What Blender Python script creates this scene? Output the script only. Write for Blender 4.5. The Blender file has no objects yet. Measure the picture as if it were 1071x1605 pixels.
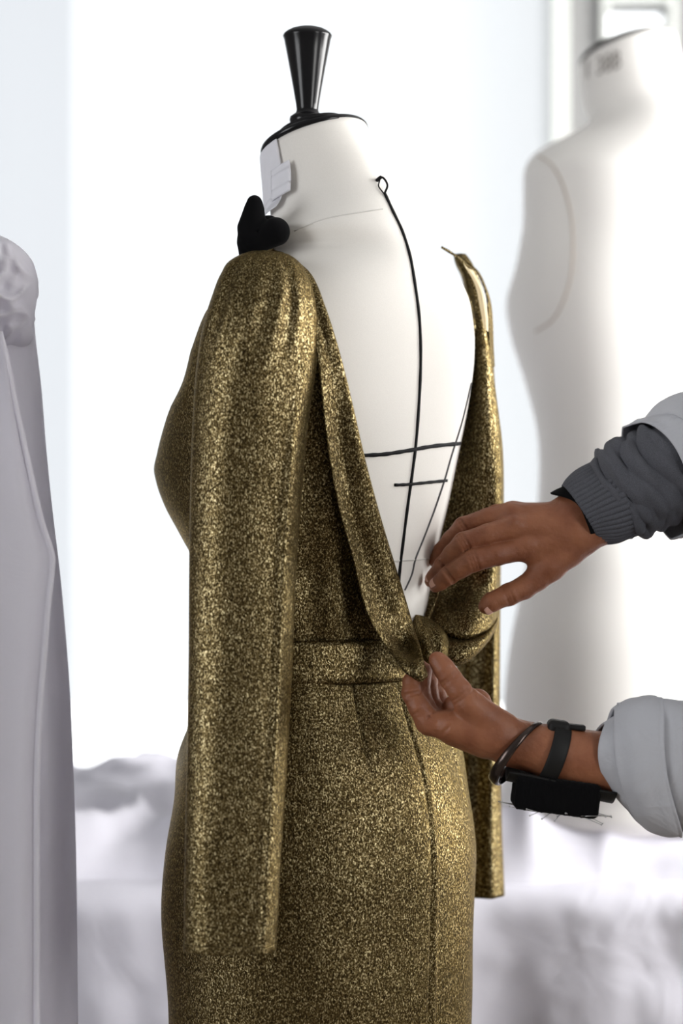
import bpy, bmesh, math, random
import numpy as np
from mathutils import Vector, Matrix, noise
from mathutils.bvhtree import BVHTree

random.seed(7); rng = np.random.default_rng(7)
SC = bpy.context.scene
COL = SC.collection
PI = math.pi

# ------------------------------------------------------------------ camera
F_PX = 85.0 / 36.0 * 1605.0      # focal length in pixels of the frame
CAM_Y, CAM_Z = -2.35, 1.2
cam_data = bpy.data.cameras.new('camera')
cam_data.sensor_fit = 'VERTICAL'; cam_data.sensor_height = 36.0; cam_data.sensor_width = 24.0
cam_data.lens = 85.0
cam_data.clip_start = 0.05; cam_data.clip_end = 60
cam_data.dof.use_dof = True
cam_data.dof.focus_distance = 2.26
cam_data.dof.aperture_fstop = 2.8
cam = bpy.data.objects.new('camera', cam_data); COL.objects.link(cam)
cam.location = (0, CAM_Y, CAM_Z); cam.rotation_euler = (PI / 2, 0, 0)
SC.camera = cam

# ------------------------------------------------------------------ world and light
SC.view_settings.view_transform = 'Standard'
SC.view_settings.look = 'None'
SC.view_settings.gamma = 1.0
SC.view_settings.use_curve_mapping = False
SC.view_settings.exposure = 0.28
world = bpy.data.worlds.new('overcast_sky'); SC.world = world
world.use_nodes = True
bg = world.node_tree.nodes['Background']
bg.inputs['Color'].default_value = (0.965, 0.985, 1.0, 1); bg.inputs['Strength'].default_value = 2.6

def area(name, loc, rot, sx, sy, power, color=(1, 1, 1), portal=False):
    d = bpy.data.lights.new(name, 'AREA'); d.shape = 'RECTANGLE'; d.size = sx; d.size_y = sy
    d.energy = power; d.color = color
    if portal: d.cycles.is_portal = True
    o = bpy.data.objects.new(name, d); COL.objects.link(o); o.location = loc; o.rotation_euler = rot
    return o
# daylight: portals in the windows plus the bright sky outside the right-hand window
area('window_portal', (-0.6, 2.36, 1.5), (-PI / 2, 0, 0), 2.0, 2.2, 1, portal=True)
area('daylight_right', (2.35, 0.40, 1.55), (0, PI / 2, 0), 1.8, 1.8, 150, (1.0, 0.985, 0.96))
area('fill_left', (-2.55, -1.9, 1.6), (0, -PI / 2, 0), 1.6, 1.6, 26, (0.97, 0.98, 1.0))  # added fill light, lifts the gown and the near sleeve
area('daylight_front_right', (2.35, -2.2, 1.6), (0, PI / 2, 0), 1.5, 1.0, 24, (1.0, 0.97, 0.93))

# ------------------------------------------------------------------ helpers
def W(px, py, y=0.0):
    """a point of the room at depth y that the camera sees at that pixel"""
    D = y - CAM_Y
    return np.array([(px - 535.5) * D / F_PX, y, CAM_Z + (802.5 - py) * D / F_PX])

def mesh_obj(name, verts, faces, mat, parent=None, smooth=True, mats=None, fmat=None):
    me = bpy.data.meshes.new(name)
    me.from_pydata([tuple(map(float, v)) for v in verts], [], [tuple(map(int, f)) for f in faces])
    for m in (mats or [mat]):
        me.materials.append(m)
    if fmat is not None:
        me.polygons.foreach_set('material_index', fmat)
    if smooth: me.polygons.foreach_set('use_smooth', [True] * len(me.polygons))
    me.update()
    o = bpy.data.objects.new(name, me); COL.objects.link(o)
    if parent is not None: o.parent = parent; o.matrix_parent_inverse = parent.matrix_world.inverted()
    return o

def thing(name, label, cat, loc=(0, 0, 0), group=None):
    o = bpy.data.objects.new(name, None); COL.objects.link(o); o.location = loc
    o.empty_display_size = 0.05
    o['label'] = label; o['category'] = cat
    if group: o['group'] = group
    bpy.context.view_layer.update()
    return o

def tag(o, label, cat, group=None):
    o['label'] = label; o['category'] = cat
    if group: o['group'] = group
    return o

def struct(o): o['kind'] = 'structure'; return o

def box(lo, hi, bevel=0.0):
    bm = bmesh.new()
    bmesh.ops.create_cube(bm, size=1.0)
    for v in bm.verts:
        v.co = Vector([lo[i] + (v.co[i] + 0.5) * (hi[i] - lo[i]) for i in range(3)])
    if bevel: bmesh.ops.bevel(bm, geom=bm.edges[:], offset=bevel, segments=2, affect='EDGES', profile=0.5)
    vs = [v.co[:] for v in bm.verts]; bm.verts.index_update()
    fs = [[v.index for v in f.verts] for f in bm.faces]
    bm.free(); return vs, fs

def merge(*parts):
    V, F = [], []
    for v, f in parts:
        n = len(V); V += [tuple(p) for p in v]; F += [[i + n for i in q] for q in f]
    return V, F

def interp(xk, yk, x):
    """smooth interpolation through keys (non-uniform cubic Hermite)"""
    xk = np.asarray(xk, float); yk = np.asarray(yk, float); x = np.asarray(x, float)
    if yk.ndim == 1: yk = yk[:, None]; squeeze = True
    else: squeeze = False
    n = len(xk); m = np.zeros_like(yk)
    d = (yk[1:] - yk[:-1]) / (xk[1:] - xk[:-1])[:, None]
    m[0] = d[0]; m[-1] = d[-1]
    for i in range(1, n - 1):
        h0 = xk[i] - xk[i - 1]; h1 = xk[i + 1] - xk[i]
        m[i] = (d[i - 1] * h1 + d[i] * h0) / (h0 + h1)
    i = np.clip(np.searchsorted(xk, x, side='right') - 1, 0, n - 2)
    h = (xk[i + 1] - xk[i])[:, None]; t = ((x - xk[i]) / (xk[i + 1] - xk[i]))[:, None]
    t = np.clip(t, 0, 1)
    r = (2*t**3-3*t**2+1)*yk[i] + (t**3-2*t**2+t)*h*m[i] + (-2*t**3+3*t**2)*yk[i+1] + (t**3-t**2)*h*m[i+1]
    return r[:, 0] if squeeze else r

def grid_faces(nr, nc, wrap=False, flip=False):
    F = []
    for i in range(nr - 1):
        for j in range(nc if wrap else nc - 1):
            a = i * nc + j; b = i * nc + (j + 1) % nc; c = (i + 1) * nc + (j + 1) % nc; d = (i + 1) * nc + j
            F.append([a, d, c, b] if flip else [a, b, c, d])
    return F

def patch(rows, nu=40, nv=60, img=True):
    """rows of control points (px, py, y) -> smooth surface grid"""
    P = np.array([[W(*p) if img else p for p in r] for r in rows], float)
    R, C = P.shape[:2]
    A = interp(np.arange(R), P.reshape(R, -1), np.linspace(0, R - 1, nv)).reshape(nv, C, 3)
    B = interp(np.arange(C), A.transpose(1, 0, 2).reshape(C, -1), np.linspace(0, C - 1, nu)).reshape(nu, nv, 3).transpose(1, 0, 2)
    return B

def add_solidify(o, t, offset=0.0):
    m = o.modifiers.new('thickness', 'SOLIDIFY'); m.thickness = t; m.offset = offset
    return o

def tube(path, rad, nseg=12, caps=True):
    """round tube through world points"""
    P = np.asarray(path, float); n = len(P)
    rad = np.ones(n) * rad if np.isscalar(rad) else np.asarray(rad, float)
    T = np.gradient(P, axis=0); T /= np.linalg.norm(T, axis=1)[:, None] + 1e-12
    up = np.array([0, 0, 1.0]) if abs(T[0][2]) < 0.9 else np.array([0, 1.0, 0])
    U = np.cross(T[0], up); U /= np.linalg.norm(U)
    V = []
    for i in range(n):
        U = U - T[i] * np.dot(U, T[i]); U /= np.linalg.norm(U); B = np.cross(T[i], U)
        for k in range(nseg):
            a = 2 * PI * k / nseg
            V.append(P[i] + rad[i] * (math.cos(a) * U + math.sin(a) * B))
    F = grid_faces(n, nseg, wrap=True)
    if caps: F.append(list(range(nseg))[::-1]); F.append(list(range((n - 1) * nseg, n * nseg)))
    return V, F

def lathe(prof, nseg=48):
    V, F = [], []
    for r, z in prof:
        for k in range(nseg):
            a = 2 * PI * k / nseg; V.append((r * math.cos(a), r * math.sin(a), z))
    F = grid_faces(len(prof), nseg, wrap=True)
    F.append(list(range(nseg))[::-1]); F.append(list(range((len(prof) - 1) * nseg, len(prof) * nseg)))
    return V, F

# ---- signed distance modelling (surface nets)
def cone_sdf(P, a, b, ra, rb):
    a = np.asarray(a, np.float32); b = np.asarray(b, np.float32); ab = b - a
    t = np.clip(((P - a) @ ab) / max(float(ab @ ab), 1e-9), 0, 1)
    d = P - a - t[..., None] * ab
    return np.sqrt((d * d).sum(-1)) - (ra + (rb - ra) * t)

def smin(a, b, k):
    h = np.maximum(k - np.abs(a - b), 0) / k
    return np.minimum(a, b) - h * h * k * 0.25

def surface_nets(fn, lo, hi, h):
    lo = np.asarray(lo, np.float32)
    n = np.ceil((np.asarray(hi) - lo) / h).astype(int) + 1
    g = np.stack(np.meshgrid(*[lo[i] + h * np.arange(n[i], dtype=np.float32) for i in range(3)], indexing='ij'), -1)
    v = fn(g).astype(np.float32); s = v < 0
    acc = np.zeros((n[0]-1, n[1]-1, n[2]-1, 3), np.float32); cnt = np.zeros(acc.shape[:3], np.float32)
    cs = [(x, y, z) for x in (0, 1) for y in (0, 1) for z in (0, 1)]
    sl = lambda c: tuple(slice(c[i], n[i] - 1 + c[i]) for i in range(3))
    for c in cs:
        for ax in range(3):
            if c[ax]: continue
            e = list(c); e[ax] = 1; e = tuple(e)
            v0, v1 = v[sl(c)], v[sl(e)]; m = (v0 < 0) != (v1 < 0)
            t = np.where(m, v0 / np.where(m, v0 - v1, 1), 0)
            for k in range(3):
                acc[..., k] += np.where(m, c[k] + (t if k == ax else 0), 0)
            cnt += m
    act = cnt > 0; idx = -np.ones(act.shape, np.int64); idx[act] = np.arange(act.sum())
    ijk = np.argwhere(act)
    V = lo + h * (ijk + acc[act] / cnt[act][:, None])
    F = []
    for ax in range(3):
        b, c = (ax + 1) % 3, (ax + 2) % 3
        S0 = [slice(1, n[i] - 1) for i in range(3)]; S1 = list(S0)
        S0[ax] = slice(0, n[ax] - 1); S1[ax] = slice(1, n[ax])
        a0, a1 = s[tuple(S0)], s[tuple(S1)]
        q = np.argwhere(a0 != a1)
        if len(q) == 0: continue
        inside = a0[tuple(q.T)]
        base = q.copy(); base[:, b] += 1; base[:, c] += 1
        def at(db, dc):
            w = base.copy(); w[:, b] -= db; w[:, c] -= dc; return idx[tuple(w.T)]
        A, B_, C_, D_ = at(0, 0), at(1, 0), at(1, 1), at(0, 1)
        Q = np.stack([A, B_, C_, D_], 1)
        Q[~inside] = Q[~inside][:, ::-1]
        F.append(Q)
    return V.astype(float), np.concatenate(F)

# ------------------------------------------------------------------ materials
def new_mat(name):
    m = bpy.data.materials.new(name); m.use_nodes = True
    nt = m.node_tree; return m, nt, nt.nodes['Principled BSDF']

def simple(name, color, rough=0.6, metal=0.0, spec=0.5, sheen=0.0):
    m, nt, p = new_mat(name)
    p.inputs['Base Color'].default_value = (*color, 1); p.inputs['Roughness'].default_value = rough
    p.inputs['Metallic'].default_value = metal; p.inputs['Specular IOR Level'].default_value = spec
    if sheen: p.inputs['Sheen Weight'].default_value = sheen
    return m

def nd(nt, t, **kw):
    n = nt.nodes.new(t)
    for k, v in kw.items(): setattr(n, k, v)
    return n

def ramp(nt, stops):
    r = nd(nt, 'ShaderNodeValToRGB'); e = r.color_ramp.elements
    while len(e) < len(stops): e.new(0.5)
    for i, (p, c) in enumerate(stops): e[i].position = p; e[i].color = (*c, 1)
    return r

def cloth_mat(name, color, rough=0.85, weave=900, bump=0.15, mottled=0.05, wrinkle=0.0, trans=0.0, wscale=14):
    m, nt, p = new_mat(name); L = nt.links.new
    tc = nd(nt, 'ShaderNodeTexCoord')
    n1 = nd(nt, 'ShaderNodeTexNoise'); n1.inputs['Scale'].default_value = weave; n1.inputs['Detail'].default_value = 2
    L(tc.outputs['Object'], n1.inputs['Vector'])
    c1 = tuple(c * (1 - mottled) for c in color)
    r = ramp(nt, [(0.35, c1), (0.65, color)]); L(n1.outputs['Fac'], r.inputs['Fac']); L(r.outputs['Color'], p.inputs['Base Color'])
    b = nd(nt, 'ShaderNodeBump'); b.inputs['Strength'].default_value = bump; b.inputs['Distance'].default_value = 0.0006
    L(n1.outputs['Fac'], b.inputs['Height'])
    if wrinkle:
        n2 = nd(nt, 'ShaderNodeTexNoise'); n2.inputs['Scale'].default_value = wscale; n2.inputs['Detail'].default_value = 5
        n2.inputs['Distortion'].default_value = 1.2
        L(tc.outputs['Object'], n2.inputs['Vector'])
        b2 = nd(nt, 'ShaderNodeBump'); b2.inputs['Strength'].default_value = 1.0; b2.inputs['Distance'].default_value = wrinkle
        L(n2.outputs['Fac'], b2.inputs['Height']); L(b.outputs['Normal'], b2.inputs['Normal']); L(b2.outputs['Normal'], p.inputs['Normal'])
    else: L(b.outputs['Normal'], p.inputs['Normal'])
    p.inputs['Roughness'].default_value = rough; p.inputs['Specular IOR Level'].default_value = 0.2
    if trans:
        out = nt.nodes['Material Output']; tr = nd(nt, 'ShaderNodeBsdfTranslucent'); tr.inputs['Color'].default_value = (*color, 1)
        mx = nd(nt, 'ShaderNodeMixShader'); mx.inputs['Fac'].default_value = trans
        L(p.outputs['BSDF'], mx.inputs[1]); L(tr.outputs['BSDF'], mx.inputs[2]); L(mx.outputs['Shader'], out.inputs['Surface'])
    return m

def gold_mat(name='gold_lurex'):
    """brown knit shot through with metallic gold yarn"""
    m, nt, p = new_mat(name); L = nt.links.new
    tc = nd(nt, 'ShaderNodeTexCoord')
    mp = nd(nt, 'ShaderNodeMapping'); mp.inputs['Scale'].default_value = (1, 1, 0.62); L(tc.outputs['Object'], mp.inputs['Vector'])
    nz = nd(nt, 'ShaderNodeTexNoise'); nz.inputs['Scale'].default_value = 760; nz.inputs['Detail'].default_value = 2.5; nz.inputs['Roughness'].default_value = 0.6
    nz.inputs['Distortion'].default_value = 0.6
    L(mp.outputs['Vector'], nz.inputs['Vector'])
    vo = nd(nt, 'ShaderNodeTexVoronoi'); vo.inputs['Scale'].default_value = 800; L(mp.outputs['Vector'], vo.inputs['Vector'])
    r = ramp(nt, [(0.36, (0.016, 0.010, 0.004)), (0.47, (0.050, 0.035, 0.013)), (0.56, (0.165, 0.118, 0.048)), (0.68, (0.70, 0.60, 0.35))])
    L(nz.outputs['Fac'], r.inputs['Fac']); L(r.outputs['Color'], p.inputs['Base Color'])
    mr = nd(nt, 'ShaderNodeMapRange'); mr.inputs['From Min'].default_value = 0.4; mr.inputs['From Max'].default_value = 0.58
    mr.inputs['To Min'].default_value = 0.45; mr.inputs['To Max'].default_value = 0.95
    L(nz.outputs['Fac'], mr.inputs['Value']); L(mr.outputs['Result'], p.inputs['Metallic'])
    p.inputs['Roughness'].default_value = 0.37; p.inputs['Specular IOR Level'].default_value = 0.12; p.inputs['Specular Tint'].default_value = (0.62, 0.50, 0.30, 1)
    b = nd(nt, 'ShaderNodeBump'); b.inputs['Strength'].default_value = 0.5; b.inputs['Distance'].default_value = 0.0010
    L(nz.outputs['Fac'], b.inputs['Height']); 
    b2 = nd(nt, 'ShaderNodeBump'); b2.inputs['Strength'].default_value = 0.3; b2.inputs['Distance'].default_value = 0.0006
    L(vo.outputs['Distance'], b2.inputs['Height']); L(b.outputs['Normal'], b2.inputs['Normal']); L(b2.outputs['Normal'], p.inputs['Normal'])
    return m

def skin_mat(name='skin'):
    m, nt, p = new_mat(name); L = nt.links.new
    tc = nd(nt, 'ShaderNodeTexCoord')
    n1 = nd(nt, 'ShaderNodeTexNoise'); n1.inputs['Scale'].default_value = 45; n1.inputs['Detail'].default_value = 4
    L(tc.outputs['Object'], n1.inputs['Vector'])
    r = ramp(nt, [(0.3, (0.205, 0.070, 0.033)), (0.7, (0.30, 0.118, 0.058))]); L(n1.outputs['Fac'], r.inputs['Fac']); L(r.outputs['Color'], p.inputs['Base Color'])
    n2 = nd(nt, 'ShaderNodeTexVoronoi'); n2.inputs['Scale'].default_value = 900; L(tc.outputs['Object'], n2.inputs['Vector'])
    n3 = nd(nt, 'ShaderNodeTexNoise'); n3.inputs['Scale'].default_value = 160; n3.inputs['Detail'].default_value = 3; L(tc.outputs['Object'], n3.inputs['Vector'])
    b = nd(nt, 'ShaderNodeBump'); b.inputs['Strength'].default_value = 0.25; b.inputs['Distance'].default_value = 0.0003; L(n2.outputs['Distance'], b.inputs['Height'])
    b2 = nd(nt, 'ShaderNodeBump'); b2.inputs['Strength'].default_value = 0.8; b2.inputs['Distance'].default_value = 0.0014; L(n3.outputs['Fac'], b2.inputs['Height'])
    L(b.outputs['Normal'], b2.inputs['Normal']); L(b2.outputs['Normal'], p.inputs['Normal'])
    p.inputs['Roughness'].default_value = 0.5; p.inputs['Specular IOR Level'].default_value = 0.4
    p.inputs['Subsurface Weight'].default_value = 0.12; p.inputs['Subsurface Radius'].default_value = (0.006, 0.002, 0.001)
    p.inputs['Subsurface Scale'].default_value = 1.0
    return m

M = dict(
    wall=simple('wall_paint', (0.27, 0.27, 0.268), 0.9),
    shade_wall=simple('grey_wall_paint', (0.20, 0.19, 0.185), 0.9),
    floor=simple('floor_boards', (0.16, 0.13, 0.10), 0.5),
    frame=simple('window_frame_paint', (0.70, 0.72, 0.69), 0.5),
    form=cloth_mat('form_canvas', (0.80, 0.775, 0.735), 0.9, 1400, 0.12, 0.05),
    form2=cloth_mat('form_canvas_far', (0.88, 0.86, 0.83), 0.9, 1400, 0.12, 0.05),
    lacquer=simple('black_lacquer', (0.006, 0.006, 0.007), 0.2, spec=0.3),
    tape=simple('black_tape', (0.006, 0.006, 0.007), 0.7, spec=0.15),
    fineline=simple('grey_thread', (0.08, 0.08, 0.085), 0.7),
    seam=simple('canvas_seam', (0.62, 0.60, 0.57), 0.9),
    velvet=simple('black_velvet', (0.004, 0.004, 0.0045), 1.0, spec=0.05, sheen=0.03),
    gold=gold_mat(),
    lining=cloth_mat('lit_cream_lining', (0.86, 0.74, 0.50), 0.8, 900, 0.1, 0.05, trans=0.35),
    paper=cloth_mat('paper', (0.74, 0.74, 0.79), 0.6, 60, 0.1, 0.03),
    skin=skin_mat(),
    nail=simple('nail', (0.62, 0.36, 0.28), 0.3),
    coat=cloth_mat('white_coat_cotton', (0.44, 0.45, 0.49), 0.85, 1600, 0.1, 0.03, wrinkle=0.004, wscale=22),
    knit=cloth_mat('charcoal_knit', (0.095, 0.098, 0.115), 0.9, 1500, 0.5, 0.35),
    trousers=cloth_mat('dark_trousers', (0.03, 0.03, 0.035), 0.9),
    eye_white=simple('eye_white', (.7, .68, .65), .3),
    hair=simple('dark_hair', (0.02, 0.015, 0.01), 0.5),
    muslin=cloth_mat('white_muslin', (0.86, 0.85, 0.885), 0.8, 1200, 0.15, 0.04, wrinkle=0.005, trans=0.68, wscale=16),
    linen=cloth_mat('white_linen', (0.68, 0.67, 0.74), 0.85, 500, 0.3, 0.06, wrinkle=0.004, trans=0.05, wscale=9),
    wood=simple('table_wood', (0.30, 0.22, 0.14), 0.6),
    steel=simple('steel', (0.5, 0.5, 0.5), 0.3, 1.0),
    bangle=simple('dark_metal', (0.06, 0.045, 0.04), 0.22, 0.8),
    rubber=simple('black_rubber', (0.006, 0.006, 0.006), 0.6, spec=0.3),
)
def sheer(name, fac):
    m = bpy.data.materials.new(name); m.use_nodes = True; nt = m.node_tree; L = nt.links.new
    nt.nodes.remove(nt.nodes['Principled BSDF']); out = nt.nodes['Material Output']
    tr = nd(nt, 'ShaderNodeBsdfTransparent'); tr.inputs['Color'].default_value = (0.985, 0.99, 1, 1)
    tl = nd(nt, 'ShaderNodeBsdfTranslucent'); tl.inputs['Color'].default_value = (0.275, 0.281, 0.288, 1)
    mx = nd(nt, 'ShaderNodeMixShader'); mx.inputs['Fac'].default_value = fac
    L(tr.outputs['BSDF'], mx.inputs[1]); L(tl.outputs['BSDF'], mx.inputs[2]); L(mx.outputs['Shader'], out.inputs['Surface'])
    return m
M['sheer'] = sheer('sheer_voile', 0.88); M['sheer_light'] = sheer('sheer_light_voile', 0.28)

# ------------------------------------------------------------------ room
XL, XR, YF, YB, ZT = -2.5, 2.3, -3.6, 2.3, 2.9
struct(mesh_obj('floor', *box((XL - .1, YF - .1, -.1), (XR + .1, YB + .1, 0)), M['floor'], smooth=False))
struct(mesh_obj('ceiling', *box((XL - .1, YF - .1, ZT), (XR + .1, YB + .1, ZT + .1)), M['wall'], smooth=False))
def wall_with_hole(name, axis, pos, t, a0, a1, holes, mat='wall'):
    """wall slab with rectangular holes; axis 'y' = wall facing along y (spans x), 'x' = spans y"""
    cuts = sorted({a0, a1, *[h[0] for h in holes], *[h[1] for h in holes]}); parts = []
    for c0, c1 in zip(cuts[:-1], cuts[1:]):
        mid = (c0 + c1) / 2; z = 0.0
        for h in sorted([h for h in holes if h[0] < mid < h[1]], key=lambda h: h[2]):
            if h[2] > z: parts.append((c0, c1, z, h[2]))
            z = h[3]
        if z < ZT: parts.append((c0, c1, z, ZT))
    bx = []
    for c0, c1, z0, z1 in parts:
        bx.append(box((c0, pos, z0), (c1, pos + t, z1)) if axis == 'y' else box((pos, c0, z0), (pos + t, c1, z1)))
    return struct(mesh_obj(name, *merge(*bx), M[mat], smooth=False))
WX0, WX1, WZ0, WZ1 = -1.65, 0.435, 0.25, 2.6
SX0, SX1, SZ0, SZ1 = 0.51, 0.63, 2.105, 2.30
wall_with_hole('wall_back', 'y', YB, 0.12, XL, XR, [(WX0, WX1, WZ0, WZ1), (SX0, SX1, 2.098, 2.18)])
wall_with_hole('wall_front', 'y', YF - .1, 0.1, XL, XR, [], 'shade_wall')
wall_with_hole('wall_right', 'x', XR, 0.12, YF, YB, [(-2.85, -1.55, 0.8, 2.4), (-0.55, 1.35, 0.4, 2.7)])
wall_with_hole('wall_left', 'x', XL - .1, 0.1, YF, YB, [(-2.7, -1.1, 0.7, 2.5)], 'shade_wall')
def window_frame(name, axis, pos, a0, a1, z0, z1, w=0.045, d=0.06):
    B = []
    for (p, q, r, s) in ((a0, a0 + w, z0, z1), (a1 - w, a1, z0, z1), (a0 + w, a1 - w, z0, z0 + w), (a0 + w, a1 - w, z1 - w, z1)):
        B.append(box((p, pos, r), (q, pos + d, s), 0.003) if axis == 'y' else box((pos, p, r), (pos + d, q, s), 0.003))
    return struct(mesh_obj(name, *merge(*B), M['frame'], smooth=False))
window_frame('window_1', 'y', YB - 0.02, WX0, WX1, WZ0, WZ1)
window_frame('window_2', 'y', YB - 0.02, SX0 - 0.012, SX1 + 0.012, 2.086, 2.192, 0.014, 0.03)
window_frame('window_3', 'x', XR - 0.02, -0.55, 1.35, 0.4, 2.7)
window_frame('window_5', 'x', XR - 0.02, -2.85, -1.55, 0.8, 2.4)
window_frame('fill_window_left', 'x', XL - 0.06, -2.7, -1.1, 0.7, 2.5)  # unseen window, added to go with the left fill light

# sheer curtains in front of the big window
def curtain(x0, x1, z0, z1, y, amp, nf, nx=160):
    xs = np.linspace(0, 1, nx); zs = np.linspace(0, 1, 12); V = []
    for z in zs:
        for u in xs:
            V.append((x0 + (x1 - x0) * u, y + amp * math.sin(u * nf * 2 * PI + 0.4 * math.sin(u * 17)) * (0.6 + 0.4 * (1 - z)), z0 + (z1 - z0) * z))
    return V, grid_faces(12, nx)
rod = thing('curtain_rod', 'thin white curtain rod above the tall window', 'curtain rod', (-0.6, YB - 0.09, 2.66))
mesh_obj('rod', *tube([(-1.75, YB - .09, 2.66), (-0.6, YB - .09, 2.66), (0.47, YB - .09, 2.66)], 0.008), M['frame'], rod)
for x in (-1.7, 0.455): mesh_obj('bracket', *box((x - .008, YB - .09, 2.645), (x + .008, YB, 2.665)), M['frame'], rod)
c = mesh_obj('sheer_curtain', *curtain(-1.70, 0.40, 0.835, 2.655, YB - 0.09, 0.010, 9), M['sheer'])
tag(c, 'sheer white curtain glowing across the whole window behind the dress form', 'curtain')
c = mesh_obj('sheer_curtain', *curtain(-1.60, -0.505, 0.835, 2.655, YB - 0.125, 0.007, 6), M['sheer_light'])
tag(c, 'narrower sheer curtain layer gathered at the window, left edge behind the white gown', 'curtain')

# ------------------------------------------------------------------ table with linen
TY0, TY1, TX0, TX1, TZ = 0.56, 1.72, -1.35, 1.35, 0.742
tb = thing('work_table', 'long work table hidden under the white linen cloth', 'table', (0, 1.14, 0))
mesh_obj('tabletop', *box((TX0, TY0, TZ - .03), (TX1, TY1, TZ), .004), M['wood'], tb, smooth=False)
for x in (TX0 + .06, TX1 - .1):
    for y in (TY0 + .06, TY1 - .1):
        mesh_obj('leg', *box((x, y, 0), (x + .05, y + .05, TZ - .03), .004), M['wood'], tb, smooth=False)

def nz(x, y, z=0.0, s=1.0): return noise.noise(Vector((x * s, y * s, z)))
def tablecloth():
    nx, nt_, nf = 330, 70, 80
    V = []; R = 0.035
    for i in range(nt_ + nf):
        for j in range(nx):
            x = TX0 - .03 + (TX1 - TX0 + .06) * j / (nx - 1)
            if i < nt_:
                y = TY1 + 0.0 - (TY1 - TY0 - R * .3) * i / (nt_ - 1)
                z = TZ + .006 + 0.007 * max(0, nz(x, y, 3, 7) + .2) + .004 * max(0, nz(x, y, 9, 18))
            else:
                t = (i - nt_ + 1) / nf; L = t * 0.62
                # round over the edge and fall
                a = min(L / (R * PI / 2), 1) * PI / 2
                y = TY0 + R * .3 - R * math.sin(a); z = TZ + .006 - R * (1 - math.cos(a)) - max(0, L - R * PI / 2)
                g = min(1, L / 0.22)
                fold = math.sin(x * 19 + 2.2 * math.sin(x * 3.1) + 1.5 * L) * .65 + .35 * math.sin(x * 41 + 3 * math.sin(x * 2.3 + 1))
                y -= g * (0.034 * (fold * .5 + .5) + .022 * nz(x * 1.6, L * .6, 1, 6) + .004 * nz(x * 1.5, L * .6, 5, 16))
                y -= min(1, L / .05) * (0.002 * nz(x, L, 8, 30) + .005 * nz(x * .5, L, 18, 14))
            V.append((x, y, z))
    return V, grid_faces(nt_ + nf, nx)
tc_ = mesh_obj('tablecloth', *tablecloth(), M['linen'])
tag(tc_, 'wrinkled white linen cloth covering the table and falling over its front', 'tablecloth')
add_solidify(tc_, 0.002, 1.0)

def linen_heap(x0, x1, y0, y1, h, seed, sc=6.0):
    nx, ny = 150, 110; V = []
    for i in range(ny):
        v = i / (ny - 1)
        for j in range(nx):
            u = j / (nx - 1)
            x = x0 + (x1 - x0) * u; y = y0 + (y1 - y0) * v
            x += 0.05 * nz(v * 3, seed, 1); y += 0.05 * nz(u * 4, seed, 4)
            e = min(1, min(u / .12, (1 - u) / .12, v / .06, (1 - v) / .12)); e = e * e * (3 - 2 * e)
            w = 1 - abs(nz(x + .1 * nz(x, y, seed, 5), y, seed, sc))
            ridge = w ** 3
            z = TZ + .001 + .013 * min(1, e * 4) + e * h * (0.30 + .70 * (0.5 + .5 * nz(x, y, seed + 5, 3.2)) * ridge) + .005 * e * nz(x, y, seed, 26)
            V.append((x, y, z))
    return V, grid_faces(ny, nx)
hp = mesh_obj('linen_heap', *linen_heap(-1.0, -0.10, 0.60, 1.6, 0.105, 2.0), M['linen']); add_solidify(hp, .002, 1)
tag(hp, 'crumpled white linen heaped on the table left of the gold dress', 'linen')
hp = mesh_obj('linen_heap', *linen_heap(0.05, 1.05, 0.60, 1.6, 0.115, 7.3), M['linen']); add_solidify(hp, .002, 1)
tag(hp, 'crumpled white linen heaped on the table below the two hands', 'linen')

# ------------------------------------------------------------------ dress form
PHI = math.radians(50); cP, sP = math.cos(PHI), math.sin(PHI)
Ldir = np.array([-cP, -sP, 0]); Fdir = np.array([-sP, cP, 0])
K0 = -CAM_Y / F_PX
# rows: py, centre px, half width, front depth, back depth, tilt, squareness
BODY = [
    (1620, 500, .140, .118, .118, 0, 2.0), (1400, 500, .152, .135, .134, 0, 2.05), (1250, 503, .145, .115, .122, 0, 2.1),
    (1100, 508, .125, .100, .095, 0, 2.05), (1000, 512, .114, .094, .084, 0, 2.0), (890, 514, .122, .100, .0900, 0, 2.0),
    (790, 514, .137, .118, .102, 0, 2.05), (730, 514, .147, .150, .108, 0, 2.05), (690, 514, .155, .135, .111, 0, 2.05),
    (620, 514, .167, .095, .114, 0, 2.1), (560, 515, .174, .080, .115, 0, 2.1), (500, 513, .175, .078, .115, 0, 2.1),
    (450, 510, .168, .092, .111, 0, 2.1), (420, 511, .150, .085, .107, 0, 2.0), (395, 513, .120, .078, .099, 0, 1.95), (372, 516, .090, .072, .090, .08, 2.0),
    (350, 518, .068, .064, .080, .18, 2.0), (325, 517, .0580, .058, .068, .28, 2.0), (290, 509, .0545, .055, .062, .33, 2.0),
    (255, 500, .0525, .053, .056, .34, 2.0), (222, 493, .0505, .0505, .0515, .34, 2.0)]
def body_rows(nz_, rows=BODY, sy=None):
    R = np.array(rows, float); t = -R[:, 0]
    o = np.argsort(t); R = R[o]; t = t[o]
    ts = np.linspace(t[0], t[-1], nz_)
    out = interp(t, R[:, 1:], ts); return np.column_stack([-ts, out])
LFK = ([372, 395, 420, 450, 500, 560, 640], [.95, .55, .60, .69, .83, .93, 1.0])
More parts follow.
